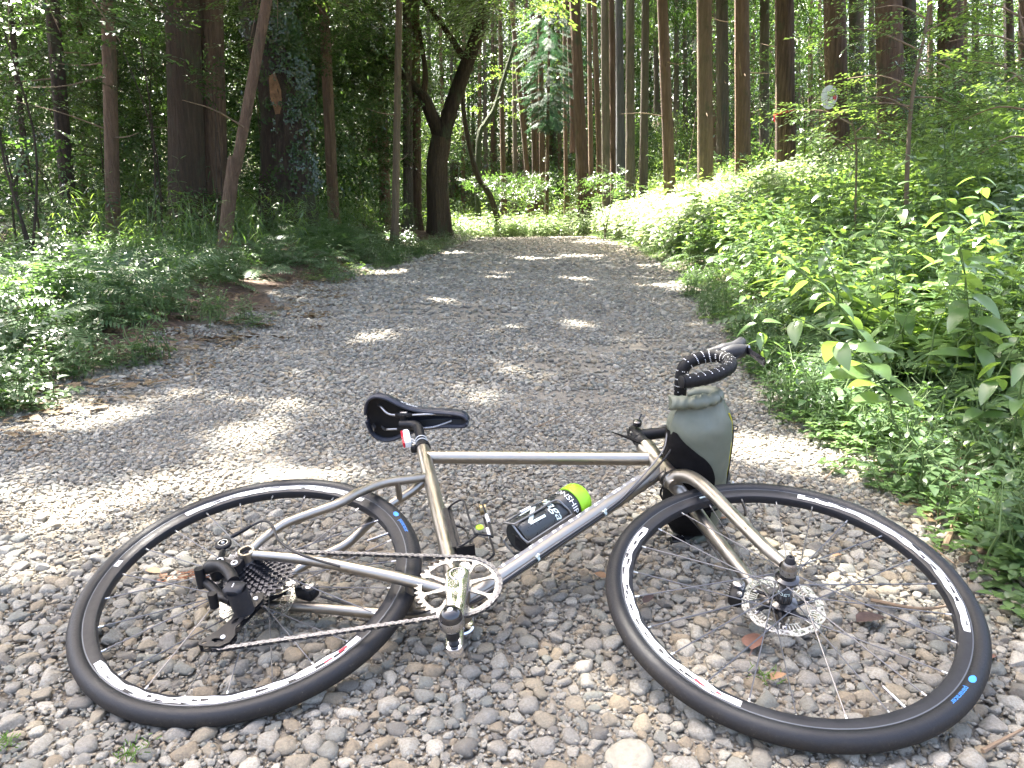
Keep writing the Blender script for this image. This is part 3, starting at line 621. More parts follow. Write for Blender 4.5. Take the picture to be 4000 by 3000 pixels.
def blue_conifer():
    d=31; P=lambda u,v: spot(u,v,d); b=P(1180,455); b[2]=T(b[0],b[1])-.1; root=empty('young_conifer',tuple(b)); tag(root,'blue green conifer foliage hanging over the end of the road','tree')
    me,_=trunk_mesh('trunk',b,P(1188,-40),.09,M['bark_red'],1.2,8,14,None,.4,2); new('trunk',me,root); pts=[];rot=[]
    for i in range(300):
        v=RNG.uniform(20,270); s=(.4+.6*math.sin(math.pi*min(1,(v+30)/270)))*1.15; a=RNG.uniform(0,6.28); q=RNG.uniform(.05,1)**.6*s; c=P(1188,v); pts.append(c+np.array([math.cos(a)*q,math.sin(a)*q,0])); rot.append((RNG.normal(0,.2),.35+RNG.normal(0,.2),a))
    scatter('crown',K['cedar_blue'],np.array(pts)-b,rot,RNG.uniform(.6,1.0,len(pts)),RNG.integers(0,4,len(pts)),root,kind=None)
blue_conifer()
# red tape and number plate
def on_tree(u,v,key): 
    r,b,d=TR[key]; return spot(u,v,d-.25),d
p,d_=on_tree(1696,242,1696); mb=MB(); a=np.linspace(0,6.283,24,endpoint=False); q=spot(1695,243,d_)
mb.add([(q[0]+.232*math.cos(t),q[1]+.232*math.sin(t),q[2]+.045*math.cos(t)+z) for t in a for z in(-.022,.022)],[(2*i,(2*i+2)%48,(2*i+3)%48,2*i+1) for i in range(24)])
mb.tube([q+np.array([-.225,-.05,-.02]),q+np.array([-.24,-.07,-.12]),q+np.array([-.235,-.08,-.2])],.012,4); tag(mb.obj('tape_band',M['red']),'red tape tied round the big cedar trunk','tape')
c=spot(1791,210,13.2); SIG=empty('number_plate',tuple(c)); tag(SIG,'round weathered white plate with red and black numbers on a trunk','sign')
mb=MB(); a=np.linspace(0,6.283,28,endpoint=False); rr=[(.135*math.cos(t)*(1+.05*math.sin(3*t)),.19*math.sin(t)) for t in a]; mb.add([(x,-.008,z) for x,z in rr]+[(x,.008,z) for x,z in rr],[tuple(range(28)),tuple(range(28,56))[::-1]]+[(i,28+i,28+(i+1)%28,(i+1)%28) for i in range(28)]); mb.obj('plate',M['sign'],SIG,False)
def text_mesh(s,size,fn,name,mt,parent,ext=0,shear=0.,spacing=1.,sub=True):
    cu=bpy.data.curves.new(name,'FONT'); cu.body=s; cu.size=size; cu.align_x='CENTER'; cu.align_y='CENTER'; cu.shear=shear; cu.space_character=spacing; cu.resolution_u=3
    o=bpy.data.objects.new(name,cu); COL.objects.link(o); dg=bpy.context.evaluated_depsgraph_get(); me=bpy.data.meshes.new_from_object(o.evaluated_get(dg)); bpy.data.objects.remove(o)
    import bmesh
    bm=bmesh.new(); bm.from_mesh(me); bmesh.ops.triangulate(bm,faces=bm.faces[:])
    if sub:
        for _ in range(2):
            es=[e for e in bm.edges if e.calc_length()>size*.18]
            if es: bmesh.ops.subdivide_edges(bm,edges=es,cuts=1)
            bmesh.ops.triangulate(bm,faces=bm.faces[:])
    for v in bm.verts: v.co=Vector(fn(v.co.x,v.co.y))
    bm.to_mesh(me); bm.free(); me.materials.clear(); me.materials.append(mt); return new(name,me,parent)
text_mesh('21',.13,lambda x,y:(x+.03,-.012,y-.02),'number',mat('maroon_paint',(.12,.01,.012),.6),SIG)
mb=MB(); mb.add([(.085,-.013,.06),(.125,-.013,.0),(.1,-.013,-.06),(.07,-.013,-.03),(.06,-.013,.01)],[(0,1,2,3,4)]); mb.obj('red_mark',M['red'],SIG)

# ------------------------------------------------------------------ canopy overhead (mostly above the frame), shaped to cast the dappled shade
def canopy():
    n=76000; x=RNG.uniform(-17,14,n); y=RNG.uniform(-4,48,n); z=RNG.uniform(7.8,12.5,n)
    k=np.ones(n,bool)
    k&=(z>H+2.3+.0*y)&((z-H)/np.maximum(.1,y)>.30)             # stays above what the lens sees
    P=np.column_stack([x,y,z])[k]; g=P-np.outer(P[:,2]/SV[2],SV)     # where each one's shadow lands
    nz=vn(g[:,0],g[:,1],2.1,3)+.7*vn(g[:,0],g[:,1],5.2,7); P=P[(nz<np.where(g[:,0]>xr(g[:,1])+.2,.32,np.where(g[:,0]<xl(g[:,1])-.6,.62,1.2)))&(g[:,1]>-.8)&(np.abs(g[:,0])<13)]; P=P[shade_ok(P,.13)]
    kk=K['canopy']; scatter('tree_canopy',kk,P,rz(len(P),.4),RNG.uniform(.34,.5,len(P)),RNG.integers(0,7,len(P)),None,'unseen leafy canopy over the track, gaps cut for sun patches')
canopy()

# ------------------------------------------------------------------ undergrowth (masses nobody could count)
def field(name,n,xf,yf,kits,scale,label,tilt=.12,keep=None,zoff=0):
    y=yf(n); x=xf(y,n); k=np.ones(n,bool)
    if keep is not None: k=keep(x,y)
    x,y=x[k],y[k]; n=len(x); vs=[m for kk in kits for m in K[kk]]; z=T(x,y)+zoff
    return scatter(name,vs,np.column_stack([x,y,z]),rz(n,tilt),RNG.uniform(*scale,n),RNG.integers(0,len(vs),n),None,label)
U=RNG.uniform
pl=lambda p: (lambda a,b:(lambda n:a+(b-a)*U(0,1,n)**p))
clear=lambda x,y: ~((x>-1.25)&(x<1.16)&(y<2.9)&(y>.6))
# right verge
field('verge_ground_cover',2100,lambda y,n:xr(y)-.12+U(0,1,n)**1.4*2.2+.12*vn(y,y,3,1),pl(1.6)(1.25,9),['cover','herb_small','cover_bright','herb_small'],(.7,1.3),'low small leaved ground cover along the right verge',.15,clear)
field('verge_weeds',2300,lambda y,n:xr(y)+.28+U(0,1,n)*(2.2+y*.22),pl(1.3)(2.5,14),['herb','herb_mid','herb','herb_big','fern','herb_small'],(.6,1.35),'broad leaved green weeds covering the right verge',.15,lambda x,y:(x-xr(y)>.3+.5*np.clip((3.4-y),0,1.4)))
field('bank_weeds',3200,lambda y,n:xr(y)+.1+U(0,1,n)*(4+y*.35),pl(1.)(9,30),['herb','herb_mid','tuft','herb_big'],(.9,1.7),'pale sunlit weeds on the bank right of the track',.15)
field('sunlit_bank_weeds',2400,lambda y,n:xr(y)+.15+U(0,1,n)*(3.6),pl(1.)(12.,26),['herb_pale'],(1.1,1.8),'weeds with sun glare painted into their leaves, right of the road end',.15)
field('road_end_pale_weeds',500,lambda y,n:U(-2.5,4,n),pl(1.)(25.5,32),['herb_pale'],(.6,1.8),'weeds at the road end with sun glare painted into their leaves',.15,lambda x,y:(y>26.7+1.3*vn(x,y*0,1.7,2)+.5*vn(x,y,4,3)))
field('bank_ferns',520,lambda y,n:xr(y)+.7+U(0,1,n)**.8*(2.6+y*.3),pl(1.1)(3,16),['fern'],(.8,1.5),'ferns among the weeds of the right bank',.25)
field('bank_bushes',900,lambda y,n:xr(y)+1.6+U(0,1,n)*(3+y*.5),pl(1.)(6,32),['bamboo','herb_big','bamboo_dark'],(.9,1.6),'taller leafy growth under the right cedars',.2)
# left verge
field('left_ground_cover',2300,lambda y,n:xl(y)+.05-U(0,1,n)**1.3*3.+.12*vn(y,y,3,1),pl(1.3)(2.9,16),['cover','herb_small','herb_small'],(.8,1.5),'low leafy plants along the left verge',.15,lambda x,y:(vn(x,y,1.6,4)>-.35)&~((y>6)&(y<12)&(x>xl(y)-1.)))
field('left_weeds',900,lambda y,n:xl(y)-.5-U(0,1,n)*3.4,pl(1.2)(3.1,18),['herb_mid','herb_small','fern','herb_mid'],(.6,1.1),'mixed weeds and ferns on the left bank',.2,lambda x,y:(vn(x,y,1.2,6)>-.2))
field('left_ferns',260,lambda y,n:xl(y)-.8-U(0,1,n)*4,pl(1.2)(4,18),['fern'],(.7,1.2),'pale ferns on the left bank',.25)
field('bamboo_grass',520,lambda y,n:xl(y)-1.1-U(0,1,n)*4.5,pl(1.)(8,24),['bamboo','bamboo_dark'],(.7,1.3),'bamboo grass in front of the left trunks',.25)
field('road_end_weeds',3000,lambda y,n:U(-7,8,n),pl(1.)(25.,46),['herb','herb_mid','herb_big','tuft','herb_small'],(.6,1.9),'bright weeds across the bend at the road end',.15,lambda x,y:(y>26.5+1.3*vn(x,y*0,1.7,2)+.5*vn(x,y,4,3)))
field('road_edge_grass',700,lambda y,n:np.where(U(0,1,n)<.5,xl(y)-U(-.1,.5,n),xr(y)+U(-.1,.5,n)),pl(1.)(9,27),['cover','cover_bright','herb_small'],(.8,1.5),'low plants at the edges of the track',.15)
field('leaf_litter',1900,lambda y,n:np.where(U(0,1,n)<.7,xl(y)+.5-U(0,1,n)*6,xr(y)+.0+U(0,1,n)*5),pl(1.4)(1.6,22),['litter'],(.8,1.6),'brown fallen leaves on the verges',.1,None,.004)
field('forest_floor',4200,lambda y,n:np.where(U(0,1,n)<.55,xl(y)-3-U(0,1,n)*18,xr(y)+4+U(0,1,n)*16),pl(1.)(9,66),['herb_mid','herb_big','fern','bamboo_dark'],(1.,2.2),'undergrowth of the forest floor',.2)

# leafy understorey: evergreen shrubs left, far foliage, right side shrubs — each a bush with its own crown
def bush(name,label,cat,c,rx,rzz,n,kits,sc=(.7,1.2),group=None,stems=2,seed=1):
    gz=float(T(c[0],c[1])); b=np.array([c[0],c[1],gz]); root=empty(name,tuple(b)); tag(root,label,cat,group); r=random.Random(seed); mb=MB()
    for s in range(stems):
        e=np.array([r.uniform(-.6,.6)*rx,r.uniform(-.6,.6)*rx,c[2]-gz+r.uniform(-.4,.8)*rzz]); mb.tube(spline([(r.uniform(-.15,.15),r.uniform(-.15,.15),-.1),e*.5+np.array([r.uniform(-.2,.2),r.uniform(-.2,.2),.1]),e],8),[.016*(1-.09*i) for i in range(8)],5,False)
    mb.obj('stem',M['bark_dark'],root)
    P=crown_pts(c,rx,rzz,n,seed); P=P[P[:,2]>gz+.15]; P=P[shade_ok(P,.4)]; vs=[m for kk in kits for m in K[kk]]; n=len(P)
    if n: scatter('foliage',vs,P-b,rz(n,.4),RNG.uniform(*sc,n),RNG.integers(0,len(vs),n),root,kind=None)
    return root
LB=[(30,130,9,.8,.8,'dark evergreen bush filling the top left corner'),(180,60,14.2,1.6,1.1,'evergreen boughs hanging left of the thick twin trunk'),(20,330,8.5,.6,.7,'evergreen bush at the left edge beside the dark leaning trunk'),(110,400,11.5,.9,.6,'dark low shrub at the foot of the far left leaning trunk'),(340,430,13,.8,.5,'dark scrubby shrub between the slender trunk and the twin trunk'),(560,430,14.5,.9,.45,'low dark scrub at the foot of the hollow tree'),(420,455,12.4,.5,.4,'pale bamboo like scrub before the thick twin trunk'),(330,150,15,1.5,1.3,'glossy leaved bush between the slender trunk and the thick twin trunk'),
 (310,320,15.5,1.7,1.3,'dim shrub behind the slender reddish trunk'),(150,250,14.5,1.7,1.3,'dark shrub behind the far left trunks'),(650,30,17.5,2.2,1.2,'leafy boughs above the ivy covered stump'),(540,40,18,2.,1.3,'boughs behind the leaning brown trunk'),(760,200,23,2.4,1.6,'dull green shrub behind the trunk right of the stump'),(700,120,22,2.2,1.5,'dense boughs between stump and forked tree'),
 (480,60,20,2.5,1.6,'boughs high behind the thick twin trunk'),(20,40,7.5,.7,.5,'near evergreen boughs at the top left edge'),(780,330,21,1.4,.8,'bamboo like shrub left of the forked tree'),(290,60,11.5,.8,.35,'bough with pale shining leaves before the thick twin trunk'),(450,165,12.5,.7,.25,'leafy twig crossing the thick twin trunk')]
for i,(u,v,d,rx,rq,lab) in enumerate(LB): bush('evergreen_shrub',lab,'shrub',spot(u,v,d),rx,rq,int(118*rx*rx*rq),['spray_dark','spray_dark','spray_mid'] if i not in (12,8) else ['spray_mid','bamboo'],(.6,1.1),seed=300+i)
RB=[(1470,230,20,1.1,1.6,'bright small leaved young tree left of the stout cedar',['spray_bright']),(1575,230,21,1.2,1.8,'dark leafy shrub between stout cedar and straight red cedar',['spray_mid']),(1650,190,19,1.3,2.2,'tall dark shrub left of the red taped cedar',['spray_dark','spray_mid']),(1745,230,18,1.2,1.8,'dark leafy shrub right of the red taped cedar',['spray_dark','spray_mid']),
 (1880,200,17,1.3,1.2,'shrub behind the number plate cedar',['spray_mid','spray_bright']),(2130,250,12,1.6,1.,'sunlit shrub on the slope at the right edge',['spray_bright','spray_mid']),(2010,150,15,1.4,1.2,'leafy shrub behind the thin sapling',['spray_bright','spray_mid']),(1360,330,26,1.4,.6,'low shrub at the feet of the pale cedars',['spray_bright','spray_mid']),(1310,400,22,.9,.5,'dark green shrub by the road end cedars',['spray_mid']),(1090,350,30,2.,1.6,'grey green shrub behind the curved trunk',['spray_dark','spray_mid']),(1210,380,32,2.,1.5,'shadowy shrub behind the very thin trunk',['spray_mid'])]
for i,(u,v,d,rx,rq,lab,kt) in enumerate(RB): bush('leafy_shrub',lab,'shrub',spot(u,v,d),rx,rq,int(85*rx*rx*rq+20),kt,(.6,1.1),seed=400+i)
# sapling branches that reach into the view on the right
def sapling(name,label,pts,r,bpts,kit,d,seed,sc=(.45,.75),flatn=.15,grounded=True):
    Q=[spot(u,v,d+dd) for u,v,dd in pts]; b=Q[0].copy(); b[2]=(T(b[0],b[1])-.05) if grounded else b[2]; root=empty(name,tuple(b)); tag(root,label,'sapling' if grounded else 'bough')
    mb=MB(); path=spline([b]+Q[1:],20)-b; mb.tube(path,np.linspace(r,r*.4,20),8,False); mb.obj('trunk',M['bark_pale'],root); br=MB(); P=[];R=[]; rr=random.Random(seed)
    for (u0,v0,u1,v1,dd) in bpts:
        s=spot(u0,v0,d)-b; e=spot(u1,v1,d+dd)-b; pa=spline([s,(s+e)/2+np.array([0,0,.06]),e],7); br.tube(pa,np.linspace(.008,.003,7),4,False); a=math.atan2(e[1]-s[1],e[0]-s[0])
        for t in np.linspace(.2,1,9): P.append(pa[min(6,int(t*6))]+np.array([rr.gauss(0,.04),rr.gauss(0,.1),rr.gauss(0,.03)])); R.append((rr.gauss(0,flatn),rr.gauss(0,flatn)+.1,a+rr.gauss(0,.6)))
    br.obj('branch',M['twigm'],root); P=np.array(P); scatter('foliage',K[kit],P,R,RNG.uniform(*sc,len(P)),RNG.integers(0,5,len(P)),root,kind=None)
sapling('sapling','thin leaning sapling with bright leaves in front of the right cedars',[(1973,420,0),(1960,360,0),(1972,200,0),(2000,60,0),(2015,-60,0)],.022,[(1975,190,1830,170,.3),(1990,110,1790,60,.2),(1985,130,2100,190,-.2),(1998,70,2120,40,0),(1972,210,2090,250,.3),(1972,230,1800,250,0),(2000,40,1880,20,0),(1975,170,2060,130,.4),(1970,240,1850,215,-.2)],'spray_bright',6.5,5)
sapling('sapling','low bushy sapling with pointed leaves before the number plate',[(1860,400,0),(1850,330,0),(1840,260,0)],.012,[(1850,330,1760,300,0),(1845,290,1900,270,0),(1842,270,1720,240,.3),(1850,310,1800,350,0),(1845,300,1930,330,0)],'spray_bright',7,6)
sapling('sapling','yellow green bough hanging in from the right edge',[(2260,420,0),(2230,200,0),(2200,20,0)],.02,[(2235,200,2100,130,0),(2220,100,2050,90,.3),(2230,240,2080,260,.2),(2210,40,2080,20,.2),(2230,170,2150,200,-.3),(2235,300,2120,330,0)],'spray_bright',5.5,7)
sapling('overhanging_bough','leafy bough crossing above the leaning brown trunk',[(520,-120,0),(600,-60,0),(660,-20,0)],.03,[(560,-90,470,40,.2),(600,-60,600,60,0),(620,-50,700,30,.3),(580,-80,540,90,0),(640,-30,760,20,-.2)],'spray_bright',12,18,(.8,1.3),.15,False)
sapling('overhanging_bough','leafy bough hanging in at the top left corner',[(-120,-160,0),(40,-80,0),(180,-40,0)],.03,[(0,-90,60,60,.2),(60,-70,130,70,0),(120,-60,230,40,.3),(150,-50,260,90,0),(20,-80,20,110,-.2)],'spray_mid',8,19,(.7,1.1),.15,False)
sapling('overhanging_bough','maple bough with bright green leaves over the centre of the track',[(1150,-160,0),(1090,-60,0),(1040,-20,0)],.03,[(1090,-40,1000,40,.2),(1110,-60,1110,50,0),(1120,-60,1180,10,.3),(1080,-40,1060,60,0),(1060,-20,960,-10,0)],'spray_bright',13,8,(.9,1.5),.15,False)

# ------------------------------------------------------------------ far forest
def far_forest():
    def layer(name,label,n,y0,y1,u0,u1,zt,kits,sc,cut=-.35,zb=-.05):
        y=U(y0,y1,n); u=U(u0,u1,n); x=(u-1106)/1611*y; z=H+U(zb,zt,n)*y; P=np.column_stack([x,y,z]); k=vn(x,z,.45,2)+.5*vn(x,z,1.3,5); P=P[(k>cut)&(np.abs(x)<45)]; P=P[P[:,2]>T(P[:,0],P[:,1])+.1]; P=P[shade_ok(P,.5)]
        vs=[m for q in kits for m in K[q]]; n=len(P); scatter(name,vs,P,rz(n,.4),U(*sc,n),RNG.integers(0,len(vs),n),None,label)
    layer('distant_foliage','hazy green foliage of the forest far behind',9000,38,70,-200,2400,.5,['clump_mid','clump_bright','clump_mid'],(1.6,3.2),-.75)
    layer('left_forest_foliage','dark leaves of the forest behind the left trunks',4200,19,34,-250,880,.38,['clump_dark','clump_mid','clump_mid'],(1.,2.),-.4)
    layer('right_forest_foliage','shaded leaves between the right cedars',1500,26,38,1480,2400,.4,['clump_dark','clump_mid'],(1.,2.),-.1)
    layer('far_centre_foliage','pale green foliage between the far trunks straight ahead',5200,44,64,560,1750,.5,['clump_mid','clump_bright','clump_dark'],(1.8,3.),-1.2)
    layer('road_end_foliage','green foliage closing the view beyond the bend',1100,33,42,860,1500,.12,['clump_mid','clump_bright'],(1.,1.8),-.3)
far_forest()

# ------------------------------------------------------------------ bicycle (bike axes: x forward, y to its left, z up; it lies on its left side)
BR=Matrix([[.9964908,.0324822,.0771428],[-.0829079,.2563459,.9630229],[.0115058,-.9660392,.2581394]]); BT=Vector((-.53956,1.4063,.10415))
BM=Matrix.Translation(BT)@BR.to_4x4()
BIKE=bpy.data.objects.new('bicycle',None); COL.objects.link(BIKE); BIKE.matrix_world=BM; tag(BIKE,'titanium gravel bicycle lying on its left side across the gravel track','bicycle')
BB=np.array([.4366,0,-.0527]); FA=np.array([1.065,0,0]); NZ=lambda p:np.array(p,float)
def part(name): return empty(name,(0,0,0),BIKE)
# frame
fr=MB()
fr.tube([BB,(.2618,0,.503)],.0172,20); fr.tube([(.275,0,.459),(.859,0,.4583)],[.0165,.0175],20); fr.tube([BB,(.866,0,.4075)],[.0185,.0195],22)
al=np.array([-.3232,0,.9463]); hb=NZ((.8885,0,.369))
fr.lathe([(0,.012),(0,.0255),(.012,.0262),(.02,.0238),(.11,.0230),(.128,.0232),(.138,.0245),(.15,.0235),(.15,.012)],hb,al,28)
fr.lathe([(-.036,.015),(-.036,.0215),(.036,.0215),(.036,.015)],BB,(0,-1,0),28)
for s in (-1,1):
    ss=[(.295,s*.003,.366),(.262,s*.018,.335),(.21,s*.035,.296),(.166,s*.05,.237),(.1346,s*.058,.184),(.079,s*.062,.138),(.04,s*.066,.1),(.014,s*.067,.05),(.003,s*.067,.018)]
    fr.tube(spline(ss,26),[.0112]*14+list(np.linspace(.0112,.0092,12)),14)
    fr.tube(spline([(.415,s*.026,-.048),(.3,s*.05,-.035),(.14,s*.064,-.01),(.008,s*.068,.0)],16),np.linspace(.0130,.0100,16),14)
    fr.lathe([(-.004,.009),(-.004,.016),(.007,.0165),(.012,.0155),(.012,.0115),(.004,.0105),(.004,0)] if s>0 else [(-.010,.009),(-.010,.0165),(.010,.0168),(.0125,.0158),(.0125,.0118),(.002,.0112),(.002,0)],(0,s*.066,0),(0,s,0),28)
fr.tube([(.2375,-.028,.3125),(.2375,.028,.3125)],.0075,12); fr.tube([(.2465,-.024,.318),(.262,.0,.285),(.2465,.024,.318)],.0001,4)
fr.tube([(.335,-.045,-.037),(.335,.045,-.037)],.008,12)
fr.lathe([(-.002,.0168),(.012,.0172),(.014,.0165)],(.2655,0,.492),(-.3,0,.95),20)
fr.obj('frame',M['ti'],BIKE)
FRM=[o for o in BIKE.children if o.name.startswith('frame')][0]
# frame print: weathered blocks of lettering on the down tube, a small badge, top tube strip
e=(NZ((.866,0,.4075))-BB); DL=np.linalg.norm(e); e/=DL; nrm=np.array([-e[2],0,e[0]])
RO=0.
def on_dt(s,ang,r=.0196):      # s metres from the bottom bracket, ang round the tube from its drive side (0) to its upper side (90)
    rr=.0185+.001*s/DL+.0007+RO; return BB+e*s+rr*(math.cos(ang)*np.array([0,-1,0])+math.sin(ang)*nrm)
LA=2; mb=MB(); mb.cm=0; rr=random.Random(5); s=.115
while s<.545:
    w=rr.choice((.012,.018,.024,.03)); a0=math.radians(rr.uniform(LA,LA+6)); a1=a0+math.radians(rr.choice((30,38,42))); k=rr.randint(0,3)
    def strip(s0,s1,a,b,off=.0):
        V=[];F=[];n=5
        for i in range(n+1):
            an=a+(b-a)*i/n
            for q in (s0+off*i/n,s1+off*i/n): V.append(on_dt(q,an))
        for i in range(n): F.append((2*i,2*i+1,2*i+3,2*i+2))
        mb.add(V,F)
    mb.cm=0; strip(s,s+w*.3,a0,a1,.006)
    if k!=0: strip(s+w*.3,s+w,a0+(a1-a0)*.65,a1,.002)
    if k>=2: strip(s+w*.5,s+w*.8,a0,a1-.2,.006)
    mb.cm=1; RO=-.00025; strip(s-.006,s+w+.004,a0-math.radians(9),a1+math.radians(5)); RO=0.; s+=w+.011
mb.obj('tube_lettering',[M['white'],M['greyprint']],FRM)
mb=MB(); V=[]; 
for i in range(9):
    an=math.radians(50+i*5)
    for q in (.335,.465): V.append((q,-.0173*math.cos(an),.4588+.0173*math.sin(an)))
mb.add(V,[(2*i,2*i+1,2*i+3,2*i+2) for i in range(8)]); mb.obj('tube_badge',M['greyprint'],FRM)
# fork
fk=MB()
for s in (-1,1):
    fk.tube(spline([(.889,s*.004,.362),(.906,s*.02,.356),(.93,s*.036,.325),(.9557,s*.047,.2634),(.991,s*.053,.168),(1.032,s*.057,.0633),(1.058,s*.058,.012)],30),list(np.linspace(.0175,.0155,14))+list(np.linspace(.0154,.0112,16)),18)
    fk.lathe([(-.008,.009),(-.008,.0135),(.008,.0145),(.016,.013),(.016,.007)],FA+NZ((0,s*.054,0)),(0,s,0),24)
fk.lathe([(-.02,.0),(-.02,.017),(-.004,.0195),(.0,.0235),(.003,.0235)],hb-al*.004,al,28)
fk.obj('fork',M['ti'],BIKE)
mb=MB(); mb.lathe([(0,.0262),(.005,.0262)],hb-al*.002,al,28); mb.obj('crown_race',M['black'],BIKE)
mb=MB(); mb.lathe([(0,.024),(.006,.0225),(.018,.0185),(.03,.0175),(.03,.012)],hb+al*.150,al,28); mb.obj('headset',M['black'],BIKE)
# wheels
def tyre(cx):
    mb=MB(); n=120;k=18; V=[];F=[];tr=[]
    prof=[]
    for j in range(k):
        a=-2.15+4.3*j/(k-1); prof.append((.3275+.0180*math.cos(a),.0178*math.sin(a)))
    prof=[(.3125,-.0095)]+prof+[(.3125,.0095)]
    for i in range(n):
        t=2*math.pi*i/n
        for r,y in prof: V.append((cx+r*math.cos(t),y,r*math.sin(t))); tr.append(max(0,min(1,(r-.3375)/.006)))
    kk=len(prof)
    for i in range(n):
        j=(i+1)%n
        for q in range(kk-1): F.append((i*kk+q,j*kk+q,j*kk+q+1,i*kk+q+1))
    mb.add(V,F); me=mb.mesh('tyre',True,[M['rubber']]); a=me.attributes.new('tread','FLOAT','POINT'); a.data.foreach_set('value',tr); return me
def ringband(mb,c,r0,r1,y,t0,t1,n=40,f0=None,f1=None):
    V=[];F=[]
    for i in range(n+1):
        t=t0+(t1-t0)*i/n; a=r0+(f0(i/n) if f0 else 0); b=r1+(f1(i/n) if f1 else 0)
        V+= [(c[0]+a*math.cos(t),y,c[2]+a*math.sin(t)),(c[0]+b*math.cos(t),y,c[2]+b*math.sin(t))]
    for i in range(n): F.append((2*i,2*i+1,2*i+3,2*i+2))
    mb.add(V,F)
def wheel(name,c,front):
    w=part(name); cx=c[0]; new('tyre',tyre(cx),w)
    mb=MB(); mb.lathe([(-.0095,.3165),(-.0122,.3165),(-.0125,.306),(-.0118,.299),(-.0095,.2935),(-.005,.2915),(.005,.2915),(.0095,.2935),(.0118,.299),(.0125,.306),(.0122,.3165),(.0095,.3165)],c,(0,-1,0),120); mb.obj('rim',M['rim'],w)
    mb=MB(); ringband(mb,c,.3135,.3168,-.0128,0,2*math.pi,120); mb.obj('rim_edge',M['rim_track'],w)
    # decals
    mb=MB(); rr=random.Random(3 if front else 4); y=-.0129
    spans=[(-.35,1.25),(2.55,4.25)] if front else [(1.0,2.45),(4.0,5.75)]
    def rag(seed,amp):
        r=random.Random(seed); ph=[r.uniform(0,6) for _ in range(4)]; return lambda t:amp*(math.sin(t*31+ph[0])*.5+math.sin(t*67+ph[1])*.35+math.sin(t*17+ph[2])*.5)-(.004*max(0,1-t*12)+.004*max(0,1-(1-t)*12))*0
    for si,(t0,t1) in enumerate(spans):
        mb.cm=0; ringband(mb,c,.2990,.3122,y,t0,t1,110,rag(si+9,.0026),rag(si+19,.0012)); mb.cm=1; t=t0+.05
        while t<t1-.1:       # dark cuts in the white print
            L=rr.uniform(.03,.08); q=rr.uniform(.3035,.3105); h=rr.uniform(.0010,.0034); ringband(mb,c,q-h,q+h,y-.0003,t,t+L,6,lambda x:(.0015*x),lambda x:-.0012*x); t+=L*rr.uniform(1.1,2.2)
        mb.cm=2
        if si==1 and front: ringband(mb,c,.303,.309,y-.0004,3.98,4.05,4,lambda x:.004*x); ringband(mb,c,.303,.308,y-.0004,4.11,4.15,4,lambda x:.003*x)
        if si==1 and not front: ringband(mb,c,.302,.3075,y-.0004,5.60,5.66,4); ringband(mb,c,.305,.309,y-.0004,5.5,5.55,4)
    if not front: mb.cm=0; ringband(mb,c,.301,.312,y,3.02,3.08,4); mb.cm=2; ringband(mb,c,.304,.310,y-.0004,3.04,3.06,3,lambda x:.003*x)
    else: mb.cm=3; ringband(mb,c,.303,.3085,y,1.93,1.985,4)
    mb.obj('rim_print',[M['white'],M['rim'],M['red'],M['pale']],w)
    # tyre label
    tc=(-.86 if front else .52); 
    def ty(x,yy):  # x along the tyre, yy outwards
        t=tc-x/.3265*(1 if True else -1); r=.3265+yy; a=math.asin(max(-1,min(1,(r-.3275)/.0180))); return (c[0]+r*math.cos(t),-.0181*math.cos(a)-.0002,c[2]+r*math.sin(t))
    if front: text_mesh('panaracer',.0125,lambda x,q:ty(x,q),'tyre_label',M['blue'],w)
    else: text_mesh('panaracer',.0125,lambda x,q:ty(x,q),'tyre_label',M['blue'],w)
    mb=MB(); nn=16; mb.add([ty(-.047+.009*math.cos(6.283*i/nn),.0055*math.sin(6.283*i/nn)) for i in range(nn)],[tuple(range(nn))]); mb.obj('tyre_logo',M['blue'],w)
    # hub
    mb=MB()
    if front:
        mb.lathe([(-.036,.0),(-.036,.017),(-.03,.026),(-.026,.026),(-.022,.016),(.018,.0135),(.026,.0135),(.029,.0225),(.034,.0225),(.0375,.0155),(.046,.013),(.046,0)],c,(0,-1,0),32); mb.obj('hub',M['blackgloss'],w)
        mb=MB(); mb.lathe([(.046,.0125),(.0465,.0158),(.053,.0165),(.057,.0145),(.068,.0135),(.0735,.0105)],c,(0,-1,0),28); mb.obj('axle_cap',M['silver'],w)
        mb=MB(); mb.lathe([(.068,.0095),(.084,.0078),(.0855,.0065),(.0855,.003),(.080,.0028),(.080,0)],c,(0,-1,0),20); mb.obj('thru_axle',M['plastic'],w)
        a0=math.radians(150); text_mesh('race',.015,lambda x,q:(c[0]-.0150*math.sin(x/.0150+.5),-.004-q*1.0,c[2]-.0150*math.cos(x/.0150+.5)),'hub_print',M['pale'],w) 
    else:
        mb.lathe([(-.05,0),(-.05,.012),(-.044,.022),(-.038,.027),(-.033,.027),(-.028,.018),(.012,.016),(.018,.028),(.022,.028),(.026,.018),(.056,.016),(.066,.0105),(.068,.0)],c,(0,-1,0),32); mb.obj('hub',M['blackgloss'],w)
        mb=MB(); mb.lathe([(.06,.0095),(.0715,.009),(.0725,.004),(.0705,.0035),(.0705,0)],c,(0,-1,0),20); mb.obj('thru_axle',M['plastic'],w)
    # spokes: 24, two sides, crossing
    yr,yl=(-.031,.028) if front else (-.020,.036); ph=.09 if front else .22
    ns=24
